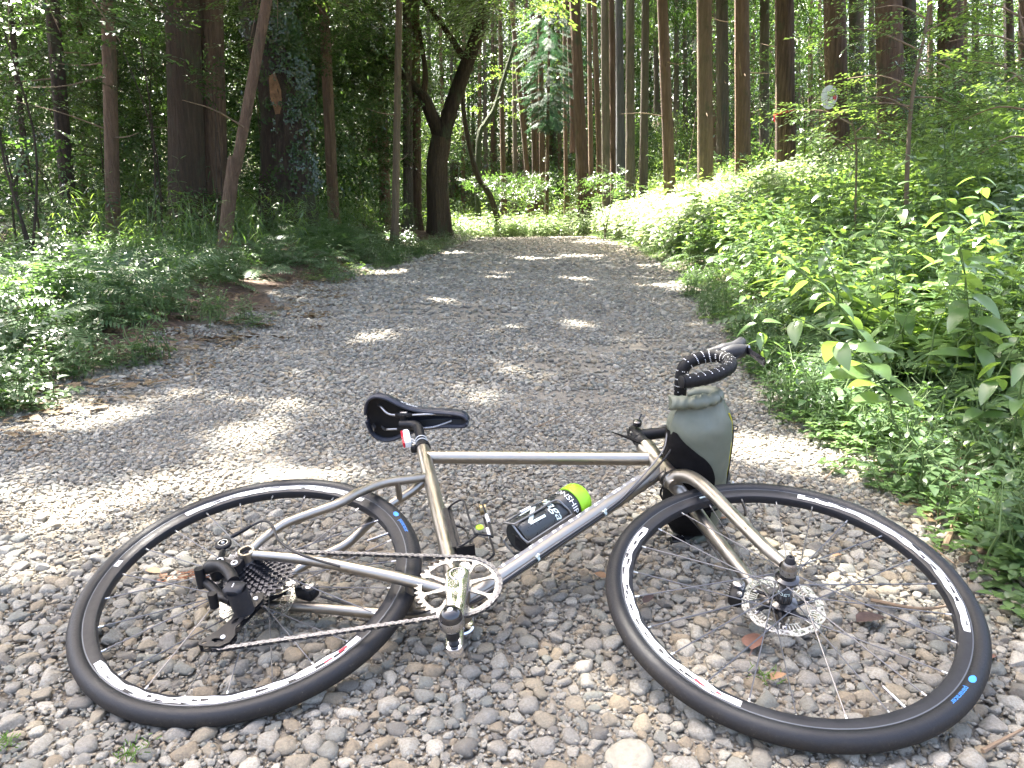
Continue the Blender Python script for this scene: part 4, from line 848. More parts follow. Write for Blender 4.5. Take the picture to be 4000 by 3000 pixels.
    for k in range(ns):
        side=k%2; a=ph+2*math.pi*k/ns; fl=yl if side else yr; sg=1 if (k//2)%2 else -1; ha=a+sg*(1.05 if side or not front else .9); hr=.022 if (front and not side) else .0245
        p=c+NZ((hr*math.cos(ha),fl,hr*math.sin(ha))); q=c+NZ((.293*math.cos(a),.002 if side else -.002,.293*math.sin(a)))
        mb=MB(); mb.tube([p,q],.00125,6); d=(q-p)/np.linalg.norm(q-p); mb.cm=1; mb.tube([q-d*.011,q+d*.001],[.0016,.0019],7); mb.obj('spoke',[M['steel'],M['nipple']],w)
    va=-1.12 if front else .56; d=NZ((math.cos(va),0,math.sin(va))); mb=MB(); mb.tube([c+d*.2925,c+d*.262,c+d*.2615,c+d*.250,c+d*.2495,c+d*.243],[.003,.003,.0022,.0022,.0028,.0018],10); mb.obj('valve_stem',M['silver'],w)
    # rotor
    yy=.037 if front else .052; mb=MB(); N=144; R=[.0645,.068,.0713,.075,.0785]; V=[];F=[]
    for s in (-1,1):
        for j,r in enumerate(R):
            for i in range(N):
                t=2*math.pi*i/N; w_=.0016*math.sin(t*12) if j==4 else (.0012*math.sin(t*6) if j==0 else 0); V.append((c[0]+(r+w_)*math.cos(t),yy+s*.0009,c[2]+(r+w_)*math.sin(t)))
    M_=len(R)*N
    def hole(j,i): return (j==1 and i%9 in(2,3)) or (j==2 and i%9 in(5,6)) 
    for s in (0,1):
        for j in range(len(R)-1):
            for i in range(N):
                if hole(j,i): continue
                F.append((s*M_+j*N+i,s*M_+j*N+(i+1)%N,s*M_+(j+1)*N+(i+1)%N,s*M_+(j+1)*N+i))
    for i in range(N): F.append((4*N+i,4*N+(i+1)%N,M_+4*N+(i+1)%N,M_+4*N+i)); F.append((i,(i+1)%N,M_+(i+1)%N,M_+i))
    mb.add(V,F)
    for g in range(6):      # cooling fins: short radial bars inside the band
        for h in range(7):
            t=g*1.0472+.16+h*.105; mb.add([(c[0]+r*math.cos(t+dt),yy-.001,c[2]+r*math.sin(t+dt)) for r,dt in ((.0515,0),(.0515,.04),(.0640,.055),(.0640,.015))],[(0,1,2,3)])
        ringband(mb,c,.0492,.0515,yy-.001,g*1.0472+.14,g*1.0472+.14+.79,12)
    mb.obj('brake_rotor',M['rotor'],w,False)
    mb=MB()
    mb.lathe([(-.004,.016),(-.004,.026),(.003,.026),(.003,.016)],c+NZ((0,yy,0)),(0,-1,0),28)
    for g in range(6):
        t=g*1.0472+.1; t2=t+.25; mb.tube([c+NZ((.022*math.cos(t),yy,.022*math.sin(t))),c+NZ((.04*math.cos(t+.12),yy-.001,.04*math.sin(t+.12))),c+NZ((.0585*math.cos(t2),yy-.001,.0585*math.sin(t2)))],[.0065,.0035,.0042],6)
        mb.cm=1; mb.lathe([(.0012,.0045),(.0035,.0042),(.0042,.0025),(.0042,0)],c+NZ((.0575*math.cos(t2),yy,.0575*math.sin(t2))),(0,-1,0),12); mb.cm=0
    mb.obj('rotor_spider',[M['black'],M['silver']],w)
    return w
WF=wheel('front_wheel',FA,True); WR=wheel('rear_wheel',np.zeros(3),False)
# gears
def gear(mb,c,y,T_,inner,pitch=.0127,th=.0018,ph=0.):
    Rp=pitch/(2*math.sin(math.pi/T_)); n=T_*6; V=[];F=[]; shape=[-.0038,-.0036,-.0005,.0035,.0035,-.0005]
    for s in (-1,1):
        for i in range(n):
            t=2*math.pi*(i/n)+ph; r=Rp+shape[i%6]; V.append((c[0]+inner*math.cos(t),y+s*th/2,c[2]+inner*math.sin(t))); V.append((c[0]+r*math.cos(t),y+s*th/2,c[2]+r*math.sin(t)))
    for i in range(n):
        j=(i+1)%n; F+= [(2*i,2*i+1,2*j+1,2*j),(2*n+2*i,2*n+2*j,2*n+2*j+1,2*n+2*i+1),(2*i+1,2*n+2*i+1,2*n+2*j+1,2*j+1),(2*i,2*j,2*n+2*j,2*n+2*i)]
    mb.add(V,F); return Rp
for i,T_ in enumerate((42,37,32,28,24,21,19,17,15,13,11)):
    mb=MB(); R_=.0127/(2*math.sin(math.pi/T_)); gear(mb,(0,0,0),-.0185-i*.0038,T_,max(.012,R_-.0135),ph=i*.07)
    if i<8:
        for q in range(6):
            t=q*1.047+i*.2; mb.add([(r*math.cos(t+dt),-.0185-i*.0038,r*math.sin(t+dt)) for r,dt in ((.014,-.15),(.014,.15),(R_-.0125,.12),(R_-.0125,-.02))],[(0,1,2,3)])
    mb.obj('sprocket',M['cog'],WR,False)
mb=MB(); mb.lathe([(.0555,.0),(.058,.0105),(.0605,.0135),(.062,.0125),(.062,.008)],(0,0,0),(0,-1,0),24); mb.obj('lock_ring',M['silver'],WR)
# crankset
CS=part('crankset'); mb=MB(); RP=gear(mb,BB,-.0455,40,.0705,ph=.03,th=.0026); 
V=[];F=[]
for i,d_ in enumerate((113,68,23,-22,-67,-112,-157,158)):
    t=math.radians(d_)
    A=[]
    for r,w in ((.018,.0065),(.035,.0045),(.055,.0032),(.064,.0042),(.0712,.010)):
        for s in (-1,1): A.append((BB[0]+r*math.cos(t)-s*w*math.sin(t),BB[2]+r*math.sin(t)+s*w*math.cos(t)))
    V=[(x,-.0468,z) for x,z in A]+[(x,-.0438,z) for x,z in A]; k=len(A); F=[(2*j,2*j+1,2*j+3,2*j+2) for j in range(4)]+[(k+2*j,k+2*j+2,k+2*j+3,k+2*j+1) for j in range(4)]
    for j in range(4): F+= [(2*j,2*j+2,k+2*j+2,k+2*j),(2*j+1,k+2*j+1,k+2*j+3,2*j+3)]
    mb.add(V,F)
mb.lathe([(-.001,.012),(-.001,.026),(.003,.026),(.003,.012)],BB+NZ((0,-.0453,0)),(0,-1,0),32); mb.obj('chainring',M['silver'],CS,False)
def crank(side,ang,name):
    # outline extruded along the spindle axis, rounded front edge
    t=math.radians(ang); d=np.array([math.cos(t),0,math.sin(t)]); n=np.array([-math.sin(t),0,math.cos(t)]); out=[]
    L=.1725
    for i in range(13): a=math.pi/2+math.pi*i/12; out.append((.0225*math.cos(a),.0235*math.sin(a)))
    out+= [(.04,-.0205),(.09,-.0165),(.14,-.0150)]
    for i in range(13): a=-math.pi/2+math.pi*i/12; out.append((L+.0155*math.cos(a)*1.05,.0155*math.sin(a)))
    out+= [(.14,.0150),(.09,.0165),(.04,.0205)]
    out=np.array(out); m=len(out); y0,y1=(.058,.077); V=[];F=[]
    cen=np.array([L*.5,0]); rings=((y0,.86),(y0+.003,1.),(y1-.004,1.),(y1-.001,.93),(y1,.80))
    for y,sc in rings:
        for p in out:
            q0=np.array([np.clip(p[0],0,L),0]); q=q0+(p-q0)*sc; bend=-.006*math.sin(math.pi*np.clip(q[0]/L,0,1))*0
            V.append(BB+d*q[0]+n*q[1]+np.array([0,side*(y+bend),0]))
    for k in range(4):
        for j in range(m): F.append((k*m+j,k*m+(j+1)%m,(k+1)*m+(j+1)%m,(k+1)*m+j))
    F.append(tuple(4*m+j for j in range(m))); F.append(tuple(range(m))[::-1]); mb=MB(); mb.add(V,F); o=mb.obj(name,M['chrome'],CS)
    mb=MB(); mb.cm=0; mb.lathe([(y1-.001,.0155),(y1+.0012,.0155),(y1+.0012,.0128)],BB,(0,side,0),32); mb.cm=1; mb.lathe([(y1+.001,.0128),(y1-.012,.0118),(y1-.012,0)],BB,(0,side,0),32)
    c2=BB+d*L; mb.cm=1; mb.lathe([(y1-.0015,.0098),(y1+.0008,.0098),(y1+.0008,0)],c2,(0,side,0),24); mb.obj('crank_bolt',[M['silver'],M['blackgloss']],CS); return c2
c2=crank(-1,-83.8,'crank_arm'); c3=crank(1,96.2,'crank_arm')
for c_,s in ((c2,-1),(c3,1)):
    PD=empty('pedal',(0,0,0),CS) if False else None
    mb=MB(); mb.lathe([(.078,.0085),(.088,.0085),(.092,.0115),(.098,.0115),(.104,.0080),(.112,.0075)],c_,(0,s,0),20); mb.cm=1; mb.lathe([(.110,.008),(.116,.017),(.122,.0215),(.132,.0215),(.137,.0195)],c_,(0,s,0),28)
    mb.cm=2; mb.lathe([(.1368,.0195),(.144,.0185),(.150,.0155),(.154,.010),(.1555,.0045)],c_,(0,s,0),28); mb.cm=3; mb.lathe([(.1553,.0045),(.157,.003),(.157,0)],c_,(0,s,0),14); mb.obj('pedal',[M['black'],M['silver'],M['blackgloss'],M['white']],CS)
mb=MB(); mb.cm=0; c_=BB+NZ((.03*math.cos(1.35)+.004,-.047,.045)); mb.lathe([(.0,.0065),(.003,.006),(.003,.003),(.001,0)],c_,(0,-1,0),14); mb.obj('ring_bolt',M['silver'],CS)
# chain: outer and inner links along upper run, chainring, lower run, cage
def chain():
    yc=-.0455; yr=-.036; pts=[]
    Rp=RP
    A=(-.002,.0475,yr); # leaves the cassette
    upper=[np.array([0.0,yr,.0485]),np.array([BB[0]+.004,yc,BB[2]+Rp])]
    arc=[np.array([BB[0]+Rp*math.cos(t),yc,BB[2]+Rp*math.sin(t)]) for t in np.linspace(math.pi/2-.05,-math.pi/2-.10,40)]
    low=[np.array([.418,yc,BB[2]-Rp]),np.array([.038,-.040,-.2165])]
    jl=[np.array([.030+.0215*math.cos(t),-.040,-.197+.0215*math.sin(t)]) for t in np.linspace(-math.pi/2+.1,-math.pi*1.35,14)]
    up2=[np.array([.020,-.040,-.175]),np.array([.040,-.040,-.118])]
    ju=[np.array([.046+.0215*math.cos(t),-.040,-.102+.0215*math.sin(t)]) for t in np.linspace(-2.2,.6,10)][:0]
    back=[np.array([.047,-.038,-.085]),np.array([.0475*math.cos(-.6),yr,.0475*math.sin(-.6)])][:0]
    path=np.array(upper+arc+low+jl+up2+[np.array([-.02,-.038,-.075]),np.array([-.042,yr,-.02])]+[np.array([.0485*math.cos(t),yr,.0485*math.sin(t)]) for t in np.linspace(math.pi*1.05,math.pi*.5,14)][1:])
    seg=np.linalg.norm(np.diff(path,axis=0),axis=1); cum=np.concatenate([[0],np.cumsum(seg)]); n=int(cum[-1]//.0127); P=np.array([[np.interp(k*.0127,cum,path[:,a]) for a in range(3)] for k in range(n+1)])
    mb=MB()
    for i in range(n):
        a,b=P[i],P[i+1]; d=b-a; L=np.linalg.norm(d); d/=L; nn=np.cross(d,[0,1,0]); nn/=np.linalg.norm(nn); w=(.0030 if i%2 else .0019); 
        for s in (-1,1):
            y=s*w; out=[]
            for k in range(5): t=math.pi/2+math.pi*k/4; out.append((-0.000+.0043*math.cos(t),.0043*math.sin(t)))
            out.append((L*.5,-.0030))
            for k in range(5): t=-math.pi/2+math.pi*k/4; out.append((L+.0043*math.cos(t),.0043*math.sin(t)))
            out.append((L*.5,.0030)); m=len(out)
            V=[a+d*p+nn*q+np.array([0,y+o,0]) for o in (-.0005,.0005) for p,q in out]; mb.cm=0
            mb.add(V,[tuple(range(m)),tuple(range(m,2*m))[::-1]]+[(k,(k+1)%m,m+(k+1)%m,m+k) for k in range(m)])
        mb.cm=1; mb.lathe([(-.0040,.0),(-.0040,.0019),(.0040,.0019),(.0040,0)],a,(0,-1,0),8)
    mb.obj('chain',[M['chain'],M['cog']],BIKE,False)
chain()
# rear derailleur
RD=part('rear_derailleur')
def prism(mb,out,y0,y1):    # outline in bike x,z
    m=len(out); V=[(x,y,z) for y in (y0,y1) for x,z in out]; mb.add(V,[tuple(range(m)),tuple(range(m,2*m))[::-1]]+[(k,(k+1)%m,m+(k+1)%m,m+k) for k in range(m)])
def hull(c1,r1,c2,r2,n=10):  # rounded link between two circles
    c1,c2=np.array(c1),np.array(c2); d=c2-c1; L=np.linalg.norm(d); a=math.atan2(d[1],d[0]); o=[]
    for i in range(n+1): t=a+math.pi/2+math.pi*i/n; o.append((c1[0]+r1*math.cos(t),c1[1]+r1*math.sin(t)))
    for i in range(n+1): t=a-math.pi/2+math.pi*i/n; o.append((c2[0]+r2*math.cos(t),c2[1]+r2*math.sin(t)))
    return o
mb=MB(); prism(mb,hull((-.0135,-.029),.0115,(-.006,-.010),.008),-.071,-.050); prism(mb,hull((-.0135,-.028),.008,(-.046,-.022),.0075),-.070,-.062); prism(mb,hull((-.046,-.022),.0115,(-.052,-.040),.010),-.070,-.040); mb.obj('hanger_link',M['black'],RD)
for cx,cz in ((-.0135,-.029),(-.046,-.022)):
    mb=MB(); mb.cm=0; mb.lathe([(.0695,.0070),(.0730,.0064),(.0730,.0038)],(cx,0,cz),(0,-1,0),20); mb.cm=1; mb.lathe([(.0731,.0038),(.0715,.0036),(.0715,0)],(cx,0,cz),(0,-1,0),20); mb.obj('pivot_bolt',[M['white'],M['blackgloss']],RD)
mb=MB(); mb.lathe([(-.004,.0),(-.004,.0150),(-.002,.0168),(.003,.0168),(.005,.0148),(.0052,.010)],(-.0717,-.055,.0448),(0,-1,0),28); mb.cm=1; mb.lathe([(.005,.0105),(.0056,.0100),(.0056,.0085),(.0052,.0082)],(-.0717,-.055,.0448),(0,-1,0),24); mb.lathe([(.0052,.0042),(.0072,.003),(.0072,0)],(-.0717,-.055,.0448),(0,-1,0),12); mb.cm=0
mb.tube([(-.066,-.052,.028),(-.058,-.055,-.002),(-.05,-.06,-.018)],[.006,.007,.007],8); mb.obj('cable_pulley',[M['black'],M['silver']],RD)
mb=MB(); mb.tube(spline([(-.062,-.072,-.052),(-.045,-.084,-.054),(-.02,-.092,-.062),(.005,-.094,-.083),(.022,-.094,-.105)],16),[.009,.011,.0125,.013,.0125,.012]+[.0115]*10,12); mb.tube(spline([(-.06,-.055,-.066),(-.035,-.056,-.085),(-.005,-.06,-.112),(.022,-.066,-.128)],12),.009,10); mb.tube([(-.068,-.085,-.062),(-.066,-.045,-.07)],.0095,12); mb.tube([(-.012,-.085,-.128),(-.012,-.055,-.132)],.0085,12); mb.obj('parallelogram_arm',M['black'],RD)
mb=MB(); mb.rbox((.030,-.088,-.121),(.0185,.0125,.0165),frame3((0,.1,1),(0,1,0))[:, [0,1,2]],.35); mb.lathe([(.0,.0185),(.028,.0195),(.045,.0185),(.052,.0195),(.054,.0165)],(.036,-.094,-.126),(.10,1,-.03),28); mb.obj('clutch_housing',M['plastic'],RD)
mb=MB(); mb.add([(.029,-.1012,-.128),(.0305,-.1012,-.128),(.0300,-.1012,-.1165),(.0285,-.1012,-.1165)],[(0,1,2,3)]); mb.obj('housing_mark',M['white'],RD)
cg=MB(); out=[(.062,-.085),(.068,-.100),(.064,-.112),(.050,-.150),(.044,-.175),(.050,-.190),(.047,-.207),(.033,-.218),(.012,-.2185),(-.006,-.216),(-.010,-.208),(.000,-.197),(.014,-.180),(.026,-.155),(.036,-.120),(.040,-.095),(.050,-.083)]
def plate(mb,out,holes,y0,y1):
    import bmesh
    from mathutils.geometry import tessellate_polygon
    loops=[out]+holes; flat=[p for l in loops for p in l]; tris=tessellate_polygon([[Vector((p[0],p[1],0)) for p in l] for l in loops]); N_=len(flat)
    V=[(x,y,z) for y in (y0,y1) for x,z in flat]; F=[tuple(t) for t in tris]+[tuple(N_+i for i in t)[::-1] for t in tris]; b=0
    for l in loops:
        m=len(l); F+= [(b+k,b+(k+1)%m,N_+b+(k+1)%m,N_+b+k) for k in range(m)]; b+=m
    mb.add(V,F)
el=lambda cx,cz,a,b,ang,n=12:[(cx+a*math.cos(6.283*i/n)*math.cos(ang)-b*math.sin(6.283*i/n)*math.sin(ang),cz+a*math.cos(6.283*i/n)*math.sin(ang)+b*math.sin(6.283*i/n)*math.cos(ang)) for i in range(n)]
HL=[el(.0365,-.158,.0085,.0042,1.15),el(.0465,-.132,.0075,.004,1.2),el(.0235,-.2045,.0115,.0055,-.1),el(.001,-.2105,.0048,.0026,.35)]
plate(cg,out,HL,-.0475,-.0455); plate(cg,out,HL,-.034,-.0325); cg.tube([(-.006,-.047,-.212),(-.006,-.033,-.212)],.003,8); cg.obj('derailleur_cage',M['black'],RD,False)
for cx,cz in ((.030,-.197),(.053,-.100)):
    mb=MB(); gear(mb,(cx,0,cz),-.040,13,.011,th=.0022,pitch=.0095); mb.lathe([(-.003,.0),(-.003,.0115),(.003,.0115),(.003,0)],(cx,-.040,cz),(0,-1,0),16); mb.obj('jockey_wheel',M['black'],RD,False)
    mb=MB(); mb.cm=0; mb.lathe([(.0475,.0045),(.0492,.0042),(.0492,.002),(.0482,0)],(cx,0,cz),(0,-1,0),14); mb.obj('pulley_bolt',M['white'],RD)
# calipers
def caliper(c,ax,nm,s=1.):
    q=part('brake_caliper'); R=frame3(ax,(0,1,0)); C=NZ(c); mb=MB(); mb.rbox(C,(.015*s,.0165,.023*s),R,.35); mb.rbox(C+R[:,2]*.016+NZ((0,-.004,0)),(.011,.012,.012),R,.4); mb.obj('caliper_body',M['black'],q)
    mb=MB(); mb.lathe([(.0,.0115),(.004,.0125),(.008,.0115),(.0095,.007),(.0095,0)],C+NZ((0,-.015,0))+R[:,2]*.012,(0,-1,0),20); mb.obj('piston_cap',M['silver'],q)
    mb=MB()
    for t in (-.015,.004): mb.cm=0; mb.lathe([(.0,.0055),(.0045,.0052),(.0045,.0028),(.003,0)],C+NZ((0,-.0165,0))+R[:,2]*t+R[:,0]*.006,(0,-1,0),14)
    mb.obj('caliper_bolt',M['silver'],q); mb=MB()
    for t in np.linspace(-.02,.018,7): mb.box(C+R[:,2]*t+R[:,0]*(-.0165*s),(.0025,.012,.0011),R)
    mb.obj('cooling_fin',M['silver'],q,False); return q
caliper((.985,.048,.037),(.35,0,.95),'f'); caliper((.097,.046,.0185),(.93,0,-.3),'r',.95)
# stem, bars
mb=MB(); s0=hb+al*.15; mb.lathe([(.028,.0165),(.031,.0175),(.036,.0175),(.037,.019),(.078,.019),(.080,.0175),(.086,.0165),(.088,.010)],s0,al,24); st=s0+al*.058; CL=NZ((.931,0,.592))
mb.tube([st,st+(CL-st)*.5,CL],[.0175,.0150,.0165],16); mb.lathe([(-.021,.012),(-.021,.0205),(.021,.0205),(.021,.012)],CL,(0,-1,0),24); mb.cm=1
for t in (.045,.068): mb.lathe([(-.019,.0),(-.019,.0036),(-.023,.0034),(-.023,.0)],s0+al*t-NZ((.021,0,.006)),(0,1,0),10); mb.lathe([(.014,.0),(.014,.0036),(.020,.0034),(.020,.0)],s0+al*t-NZ((.021,0,.006)),(0,-1,0),10)
mb.lathe([(.086,.0),(.089,.0115),(.0925,.010),(.0935,.0)],s0,al,18)
mb.obj('stem',[M['black'],M['silver']],BIKE)
mb=MB(); bc=s0+al*.066+NZ((.004,-.026,.004)); mb.lathe([(-.0,.0),(.0,.011),(.006,.0125),(.012,.0115),(.0145,.006),(.015,0)],bc,(0,-1,0),20); mb.tube([bc+NZ((.004,-.012,.006)),bc+NZ((.012,-.022,.02))],.0022,8); mb.obj('bell',M['blackgloss'],BIKE)
HB=part('handlebar'); mb=MB()
def barpts(s): return [(.931,s*.02,.592),(.930,s*.10,.588),(.929,s*.155,.586),(.936,s*.190,.592),(.960,s*.203,.603),(.9968,s*.210,.611),(1.027,s*.215,.597),(1.040,s*.22,.558),(1.027,s*.226,.511),(.988,s*.231,.466),(.945,s*.235,.436),(.906,s*.238,.419)]
mb.tube([(.931,-.06,.592),(.931,.06,.592)],.0135,16); mb.obj('bar_centre',M['black'],HB)
for s in (-1,1):
    pth=spline(barpts(s),110); cum=np.concatenate([[0],np.cumsum(np.linalg.norm(np.diff(pth,axis=0),axis=1))]); rr_=.0158+.0009*np.abs(((cum/.021)%1)-.5)*2; mb=MB(); k0=10; mb.tube(pth[k0:],rr_[k0:],18); mb.obj('bar_tape',M['tape'],HB)
    mb=MB(); d=pth[-1]-pth[-3]; mb.lathe([(0,.0145),(.003,.0145),(.0045,.011),(.0045,0)],pth[-1],d,18); mb.obj('bar_plug',M['black'],HB)
    # white marks printed on each wrap of the tape
    mb=MB(); rr=random.Random(8+s); tot=cum[-1]; q=.06
    while q<tot-.01:
        i=int(np.searchsorted(cum,q)); i=min(max(i,1),len(pth)-2); tg=pth[i+1]-pth[i-1]; tg/=np.linalg.norm(tg); v=np.cross(tg,[0,1,0]); v/=np.linalg.norm(v); u=np.cross(v,tg)
        for a in np.arange(-2.2,2.0,.26):
            if rr.random()<.25: continue
            h=rr.uniform(.0008,.0016); w=.07; R=.0172; sh=(a)*.0022; V=[]
            for aa,hh in ((a-w,-h),(a+w,-h),(a+w,h),(a-w,h)): V.append(pth[i]+tg*(hh+sh)+R*(u*math.cos(aa+1.6)*-1+v*math.sin(aa+1.6)*-1)*1.0)
            mb.add(V,[(0,1,2,3)])
        q+=.0205
    mb.obj('tape_print',M['white'],HB,False)
    # hood and lever
    bl=part('brake_lever'); y=s*.212; mb=MB()
    mb.tube(spline([(.992,y,.628),(1.015,y,.632),(1.045,y,.640),(1.070,y,.652),(1.086,y,.676),(1.094,y,.694)],22),list(np.linspace(.007,.0165,7))+[.0195]*7+list(np.linspace(.019,.013,8)),14); mb.tube(spline([(1.030,y,.618),(1.062,y,.630),(1.084,y,.636),(1.094,y,.632)],12),[.013,.017,.019,.020,.020,.0195,.019,.018,.0175,.0165,.015,.013],12); mb.obj('hood',M['plastic'],bl)
    mb=MB(); pa=spline([(1.090,y,.648),(1.104,y,.628),(1.112,s*.214,.600),(1.117,s*.218,.572),(1.120,s*.224,.545),(1.116,s*.229,.530)],16); W_=np.interp(np.linspace(0,1,16),[0,.3,.7,.9,1],[.010,.0095,.012,.013,.006]); V=[];F=[]
    for i,p in enumerate(pa): V+= [p+NZ((0,-W_[i],0)),p+NZ((.004,0,0)),p+NZ((0,W_[i],0)),p+NZ((-.004,0,0))]
    for i in range(15):
        for q in range(4): F.append((i*4+q,i*4+(q+1)%4,i*4+4+(q+1)%4,i*4+4+q))
    F+= [(0,1,2,3),(60,63,62,61)]; mb.add(V,F); mb.obj('lever_blade',M['blackgloss'],bl)
    mb=MB(); mb.lathe([(-.013,.0),(-.013,.005),(.013,.005),(.013,0)],(1.096,y,.642),(0,-1,0),12); mb.lathe([(-.006,0),(-.006,.008),(.006,.008),(.006,0)],(1.100,y,.655),(1,0,.3),10); mb.obj('lever_pivot',M['silver'],bl)
# seatpost, saddle
mb=MB(); mb.tube(spline([(.266,0,.488),(.2515,0,.536),(.240,0,.574),(.2300,0,.603),(.2180,0,.6175),(.198,0,.6215),(.175,0,.6215)],30),[.0137]*18+list(np.linspace(.0137,.0115,12)),18); mb.obj('seatpost',M['black'],BIKE)
mb=MB(); mb.lathe([(.0,.0168),(.0,.0198),(.015,.0198),(.017,.0188),(.017,.014)],(.2635,0,.4975),(-.3,0,.954),24); mb.rbox((.2385,0,.4985),(.007,.0095,.0075)); mb.cm=1; mb.lathe([(-.0095,.0),(-.0095,.004),(-.0125,.0038),(-.0125,0)],(.2375,0,.4985),(0,1,0),12); mb.cm=0; mb.obj('seat_clamp',[M['black'],M['silver']],BIKE)
SD=part('saddle'); sec=[(.070,.012,.674,.006),(.076,.040,.676,.012),(.088,.060,.676,.016),(.110,.071,.674,.018),(.140,.067,.668,.018),(.170,.052,.663,.017),(.200,.038,.661,.016),(.240,.027,.662,.016),(.290,.022,.664,.015),(.330,.020,.660,.015),(.352,.016,.655,.013),(.362,.006,.652,.006)]
S_=spline([s for s in sec],44); mb=MB(); V=[];F=[];m=22
for x,w,z,t in S_:
    w=max(w,.001); t=max(t,.001)
    for j in range(m):
        a=math.pi*j/(m-1); yy=w*math.cos(a); yy=w*math.copysign(abs(math.cos(a))**.5,math.cos(a)); zz=z-.017+(t+.017)*math.sin(a)**.6-.006*(abs(math.cos(a))**3)*(w/.07)
        if .1<x<.34 and abs(yy)<.012: zz-=.004*(1-abs(yy)/.012)
        V.append((x,yy,zz))
n=len(S_)
for i in range(n-1):
    for j in range(m-1): F.append((i*m+j,i*m+j+1,(i+1)*m+j+1,(i+1)*m+j))
mb.add(V,F); me=mb.mesh('saddle_cover',True,[M['saddle'],M['saddle_under']]); o=new('saddle_cover',me,SD); so_=o.modifiers.new('t','SOLIDIFY'); so_.thickness=.0085; so_.offset=0; so_.material_offset=0
# the rolled lower edge of the cover, and the shell with its slot
edge=[];edge2=[]
for i in range(n):
    edge.append(V[i*m]); edge2.append(V[i*m+m-1])
mb=MB(); mb.tube(edge,.0042,10); mb.tube(edge2,.0042,10); mb.obj('saddle_edge',M['saddle'],SD)
mb=MB(); V=[];F=[]
for k,(x,w,z,t) in enumerate(S_): V+= [(x,-w*.95,z-.012),(x,-min(w*.3,.009),z-.003),(x,min(w*.3,.009),z-.003),(x,w*.95,z-.012)]
for i in range(n-1):
    F+= [(4*i,4*i+1,4*i+5,4*i+4),(4*i+2,4*i+3,4*i+7,4*i+6)]
    if not .16<S_[i][0]<.34: F.append((4*i+1,4*i+2,4*i+6,4*i+5))
mb.add(V,F); mb.obj('saddle_shell',M['saddle_under'],SD)
for s in (-1,1):
    mb=MB(); mb.tube(spline([(.108,s*.036,.668),(.120,s*.036,.655),(.140,s*.026,.638),(.165,s*.0225,.634),(.215,s*.022,.636),(.262,s*.021,.642),(.295,s*.015,.652),(.315,s*.009,.657)],30),.0036,10); mb.obj('saddle_rail',M['silver'],SD)
mb=MB()
for s in (-1,1): mb.rbox((.1865,s*.022,.6355),(.024,.0085,.009),None,.5)
mb.tube([(.186,-.026,.634),(.186,.026,.634)],.0105,16); mb.cm=1; mb.rbox((.1865,-.0315,.6355),(.011,.002,.0055),None,.4); mb.obj('rail_clamp',[M['black'],M['silver']],SD)
mb=MB(); mb.lathe([(-.002,.0),(-.002,.012),(.004,.012),(.004,0)],(.092,.028,.651),(-.8,0,-.6),20); mb.cm=1; mb.lathe([(.0042,.0),(.0042,.0085),(.0045,.0085),(.0045,0)],(.092,.028,.651),(-.8,0,-.6),20); mb.obj('shell_badge',[M['saddle_under'],M['silver']],SD)
def sad_side(x,q):
    X=.1995+x; w=float(np.interp(X,S_[:,0],S_[:,1])); z=float(np.interp(X,S_[:,0],S_[:,2])); return (X,-w-.0052,z-.004+q*.8)
text_mesh('arakon',.0165,sad_side,'saddle_print',M['white'],SD)
# cages
def cage(name,base,ax,nr,lab,label=None):
    q=part(name); ax=NZ(ax)/np.linalg.norm(ax); nr=NZ(nr); Y=NZ((0,1,0)); B=NZ(base); P=lambda s,o,y:B+ax*s+nr*o+Y*y; mb=MB()
    mb.tube(spline([P(.135,.006,-.012),P(.06,.006,-.012),P(.0,.006,-.012)],6),.0028,8); mb.tube(spline([P(.135,.006,.012),P(.06,.006,.012),P(.0,.006,.012)],6),.0028,8)
    for s in (-1,1):
        pts=[P(.135,.006,s*.012),P(.128,.018,s*.030),P(.118,.040,s*.0425),P(.06,.042,s*.0425),P(.004,.044,s*.0425),P(-.004,.050,s*.0405),P(-.004,.075,s*.030),P(.002,.083,s*.022),P(.045,.0845,s*.021),P(.122,.0845,s*.018)]
        mb.tube(spline(pts,60),.0024,8)
    mb.tube(spline([P(.0,.006,-.012),P(-.004,.02,-.02),P(-.004,.05,-.0385)],8),.0024,8); mb.tube(spline([P(.0,.006,.012),P(-.004,.02,.02),P(-.004,.05,.0385)],8),.0024,8)
    mb.obj('cage_wire',M['black'] if lab else M['wire'],q)
    mb=MB(); mb.lathe([(-.007,.0075),(-.007,.0125),(.007,.0125),(.007,.0075)],P(.128,.0845,0),np.cross(ax,Y),20); mb.obj('cage_ring',M['brass'],q)
    mb=MB(); mb.box(P(.0,.035,0),(.004,.016,.03),frame3(ax,nr)[:,[1,0,2]]) if 0 else mb.box(P(.07,.004,0),(.01,.014,.07),np.stack([nr,Y,ax],1)); mb.box(P(-.003,.022,0),(.02,.014,.0025),np.stack([nr,Y,ax],1)); mb.obj('cage_back',M['black'],q)
    mb=MB()
    for s in (-1,1): mb.tube([P(.052,.0848,s*.0212),P(.082,.0848,s*.0188)],.0036,8)
    mb.obj('cage_sleeve',M['white'],q)
    return P
P1_=cage('bottle_cage',BB+e*.208+nrm*.0185,e,nrm,0)
sa=NZ((.2618,0,.503))-BB; sa/=np.linalg.norm(sa); sn=NZ((sa[2],0,-sa[0]))
P2_=cage('bottle_cage',BB+sa*.152+sn*.0155,sa,sn,1)
mb=MB(); c_=P2_(.028,.060,-.030); mb.lathe([(0,.0085),(.002,.0085),(.002,0)],c_,(0,-1,0),16); mb.obj('cage_sticker',M['lime'],BIKE)
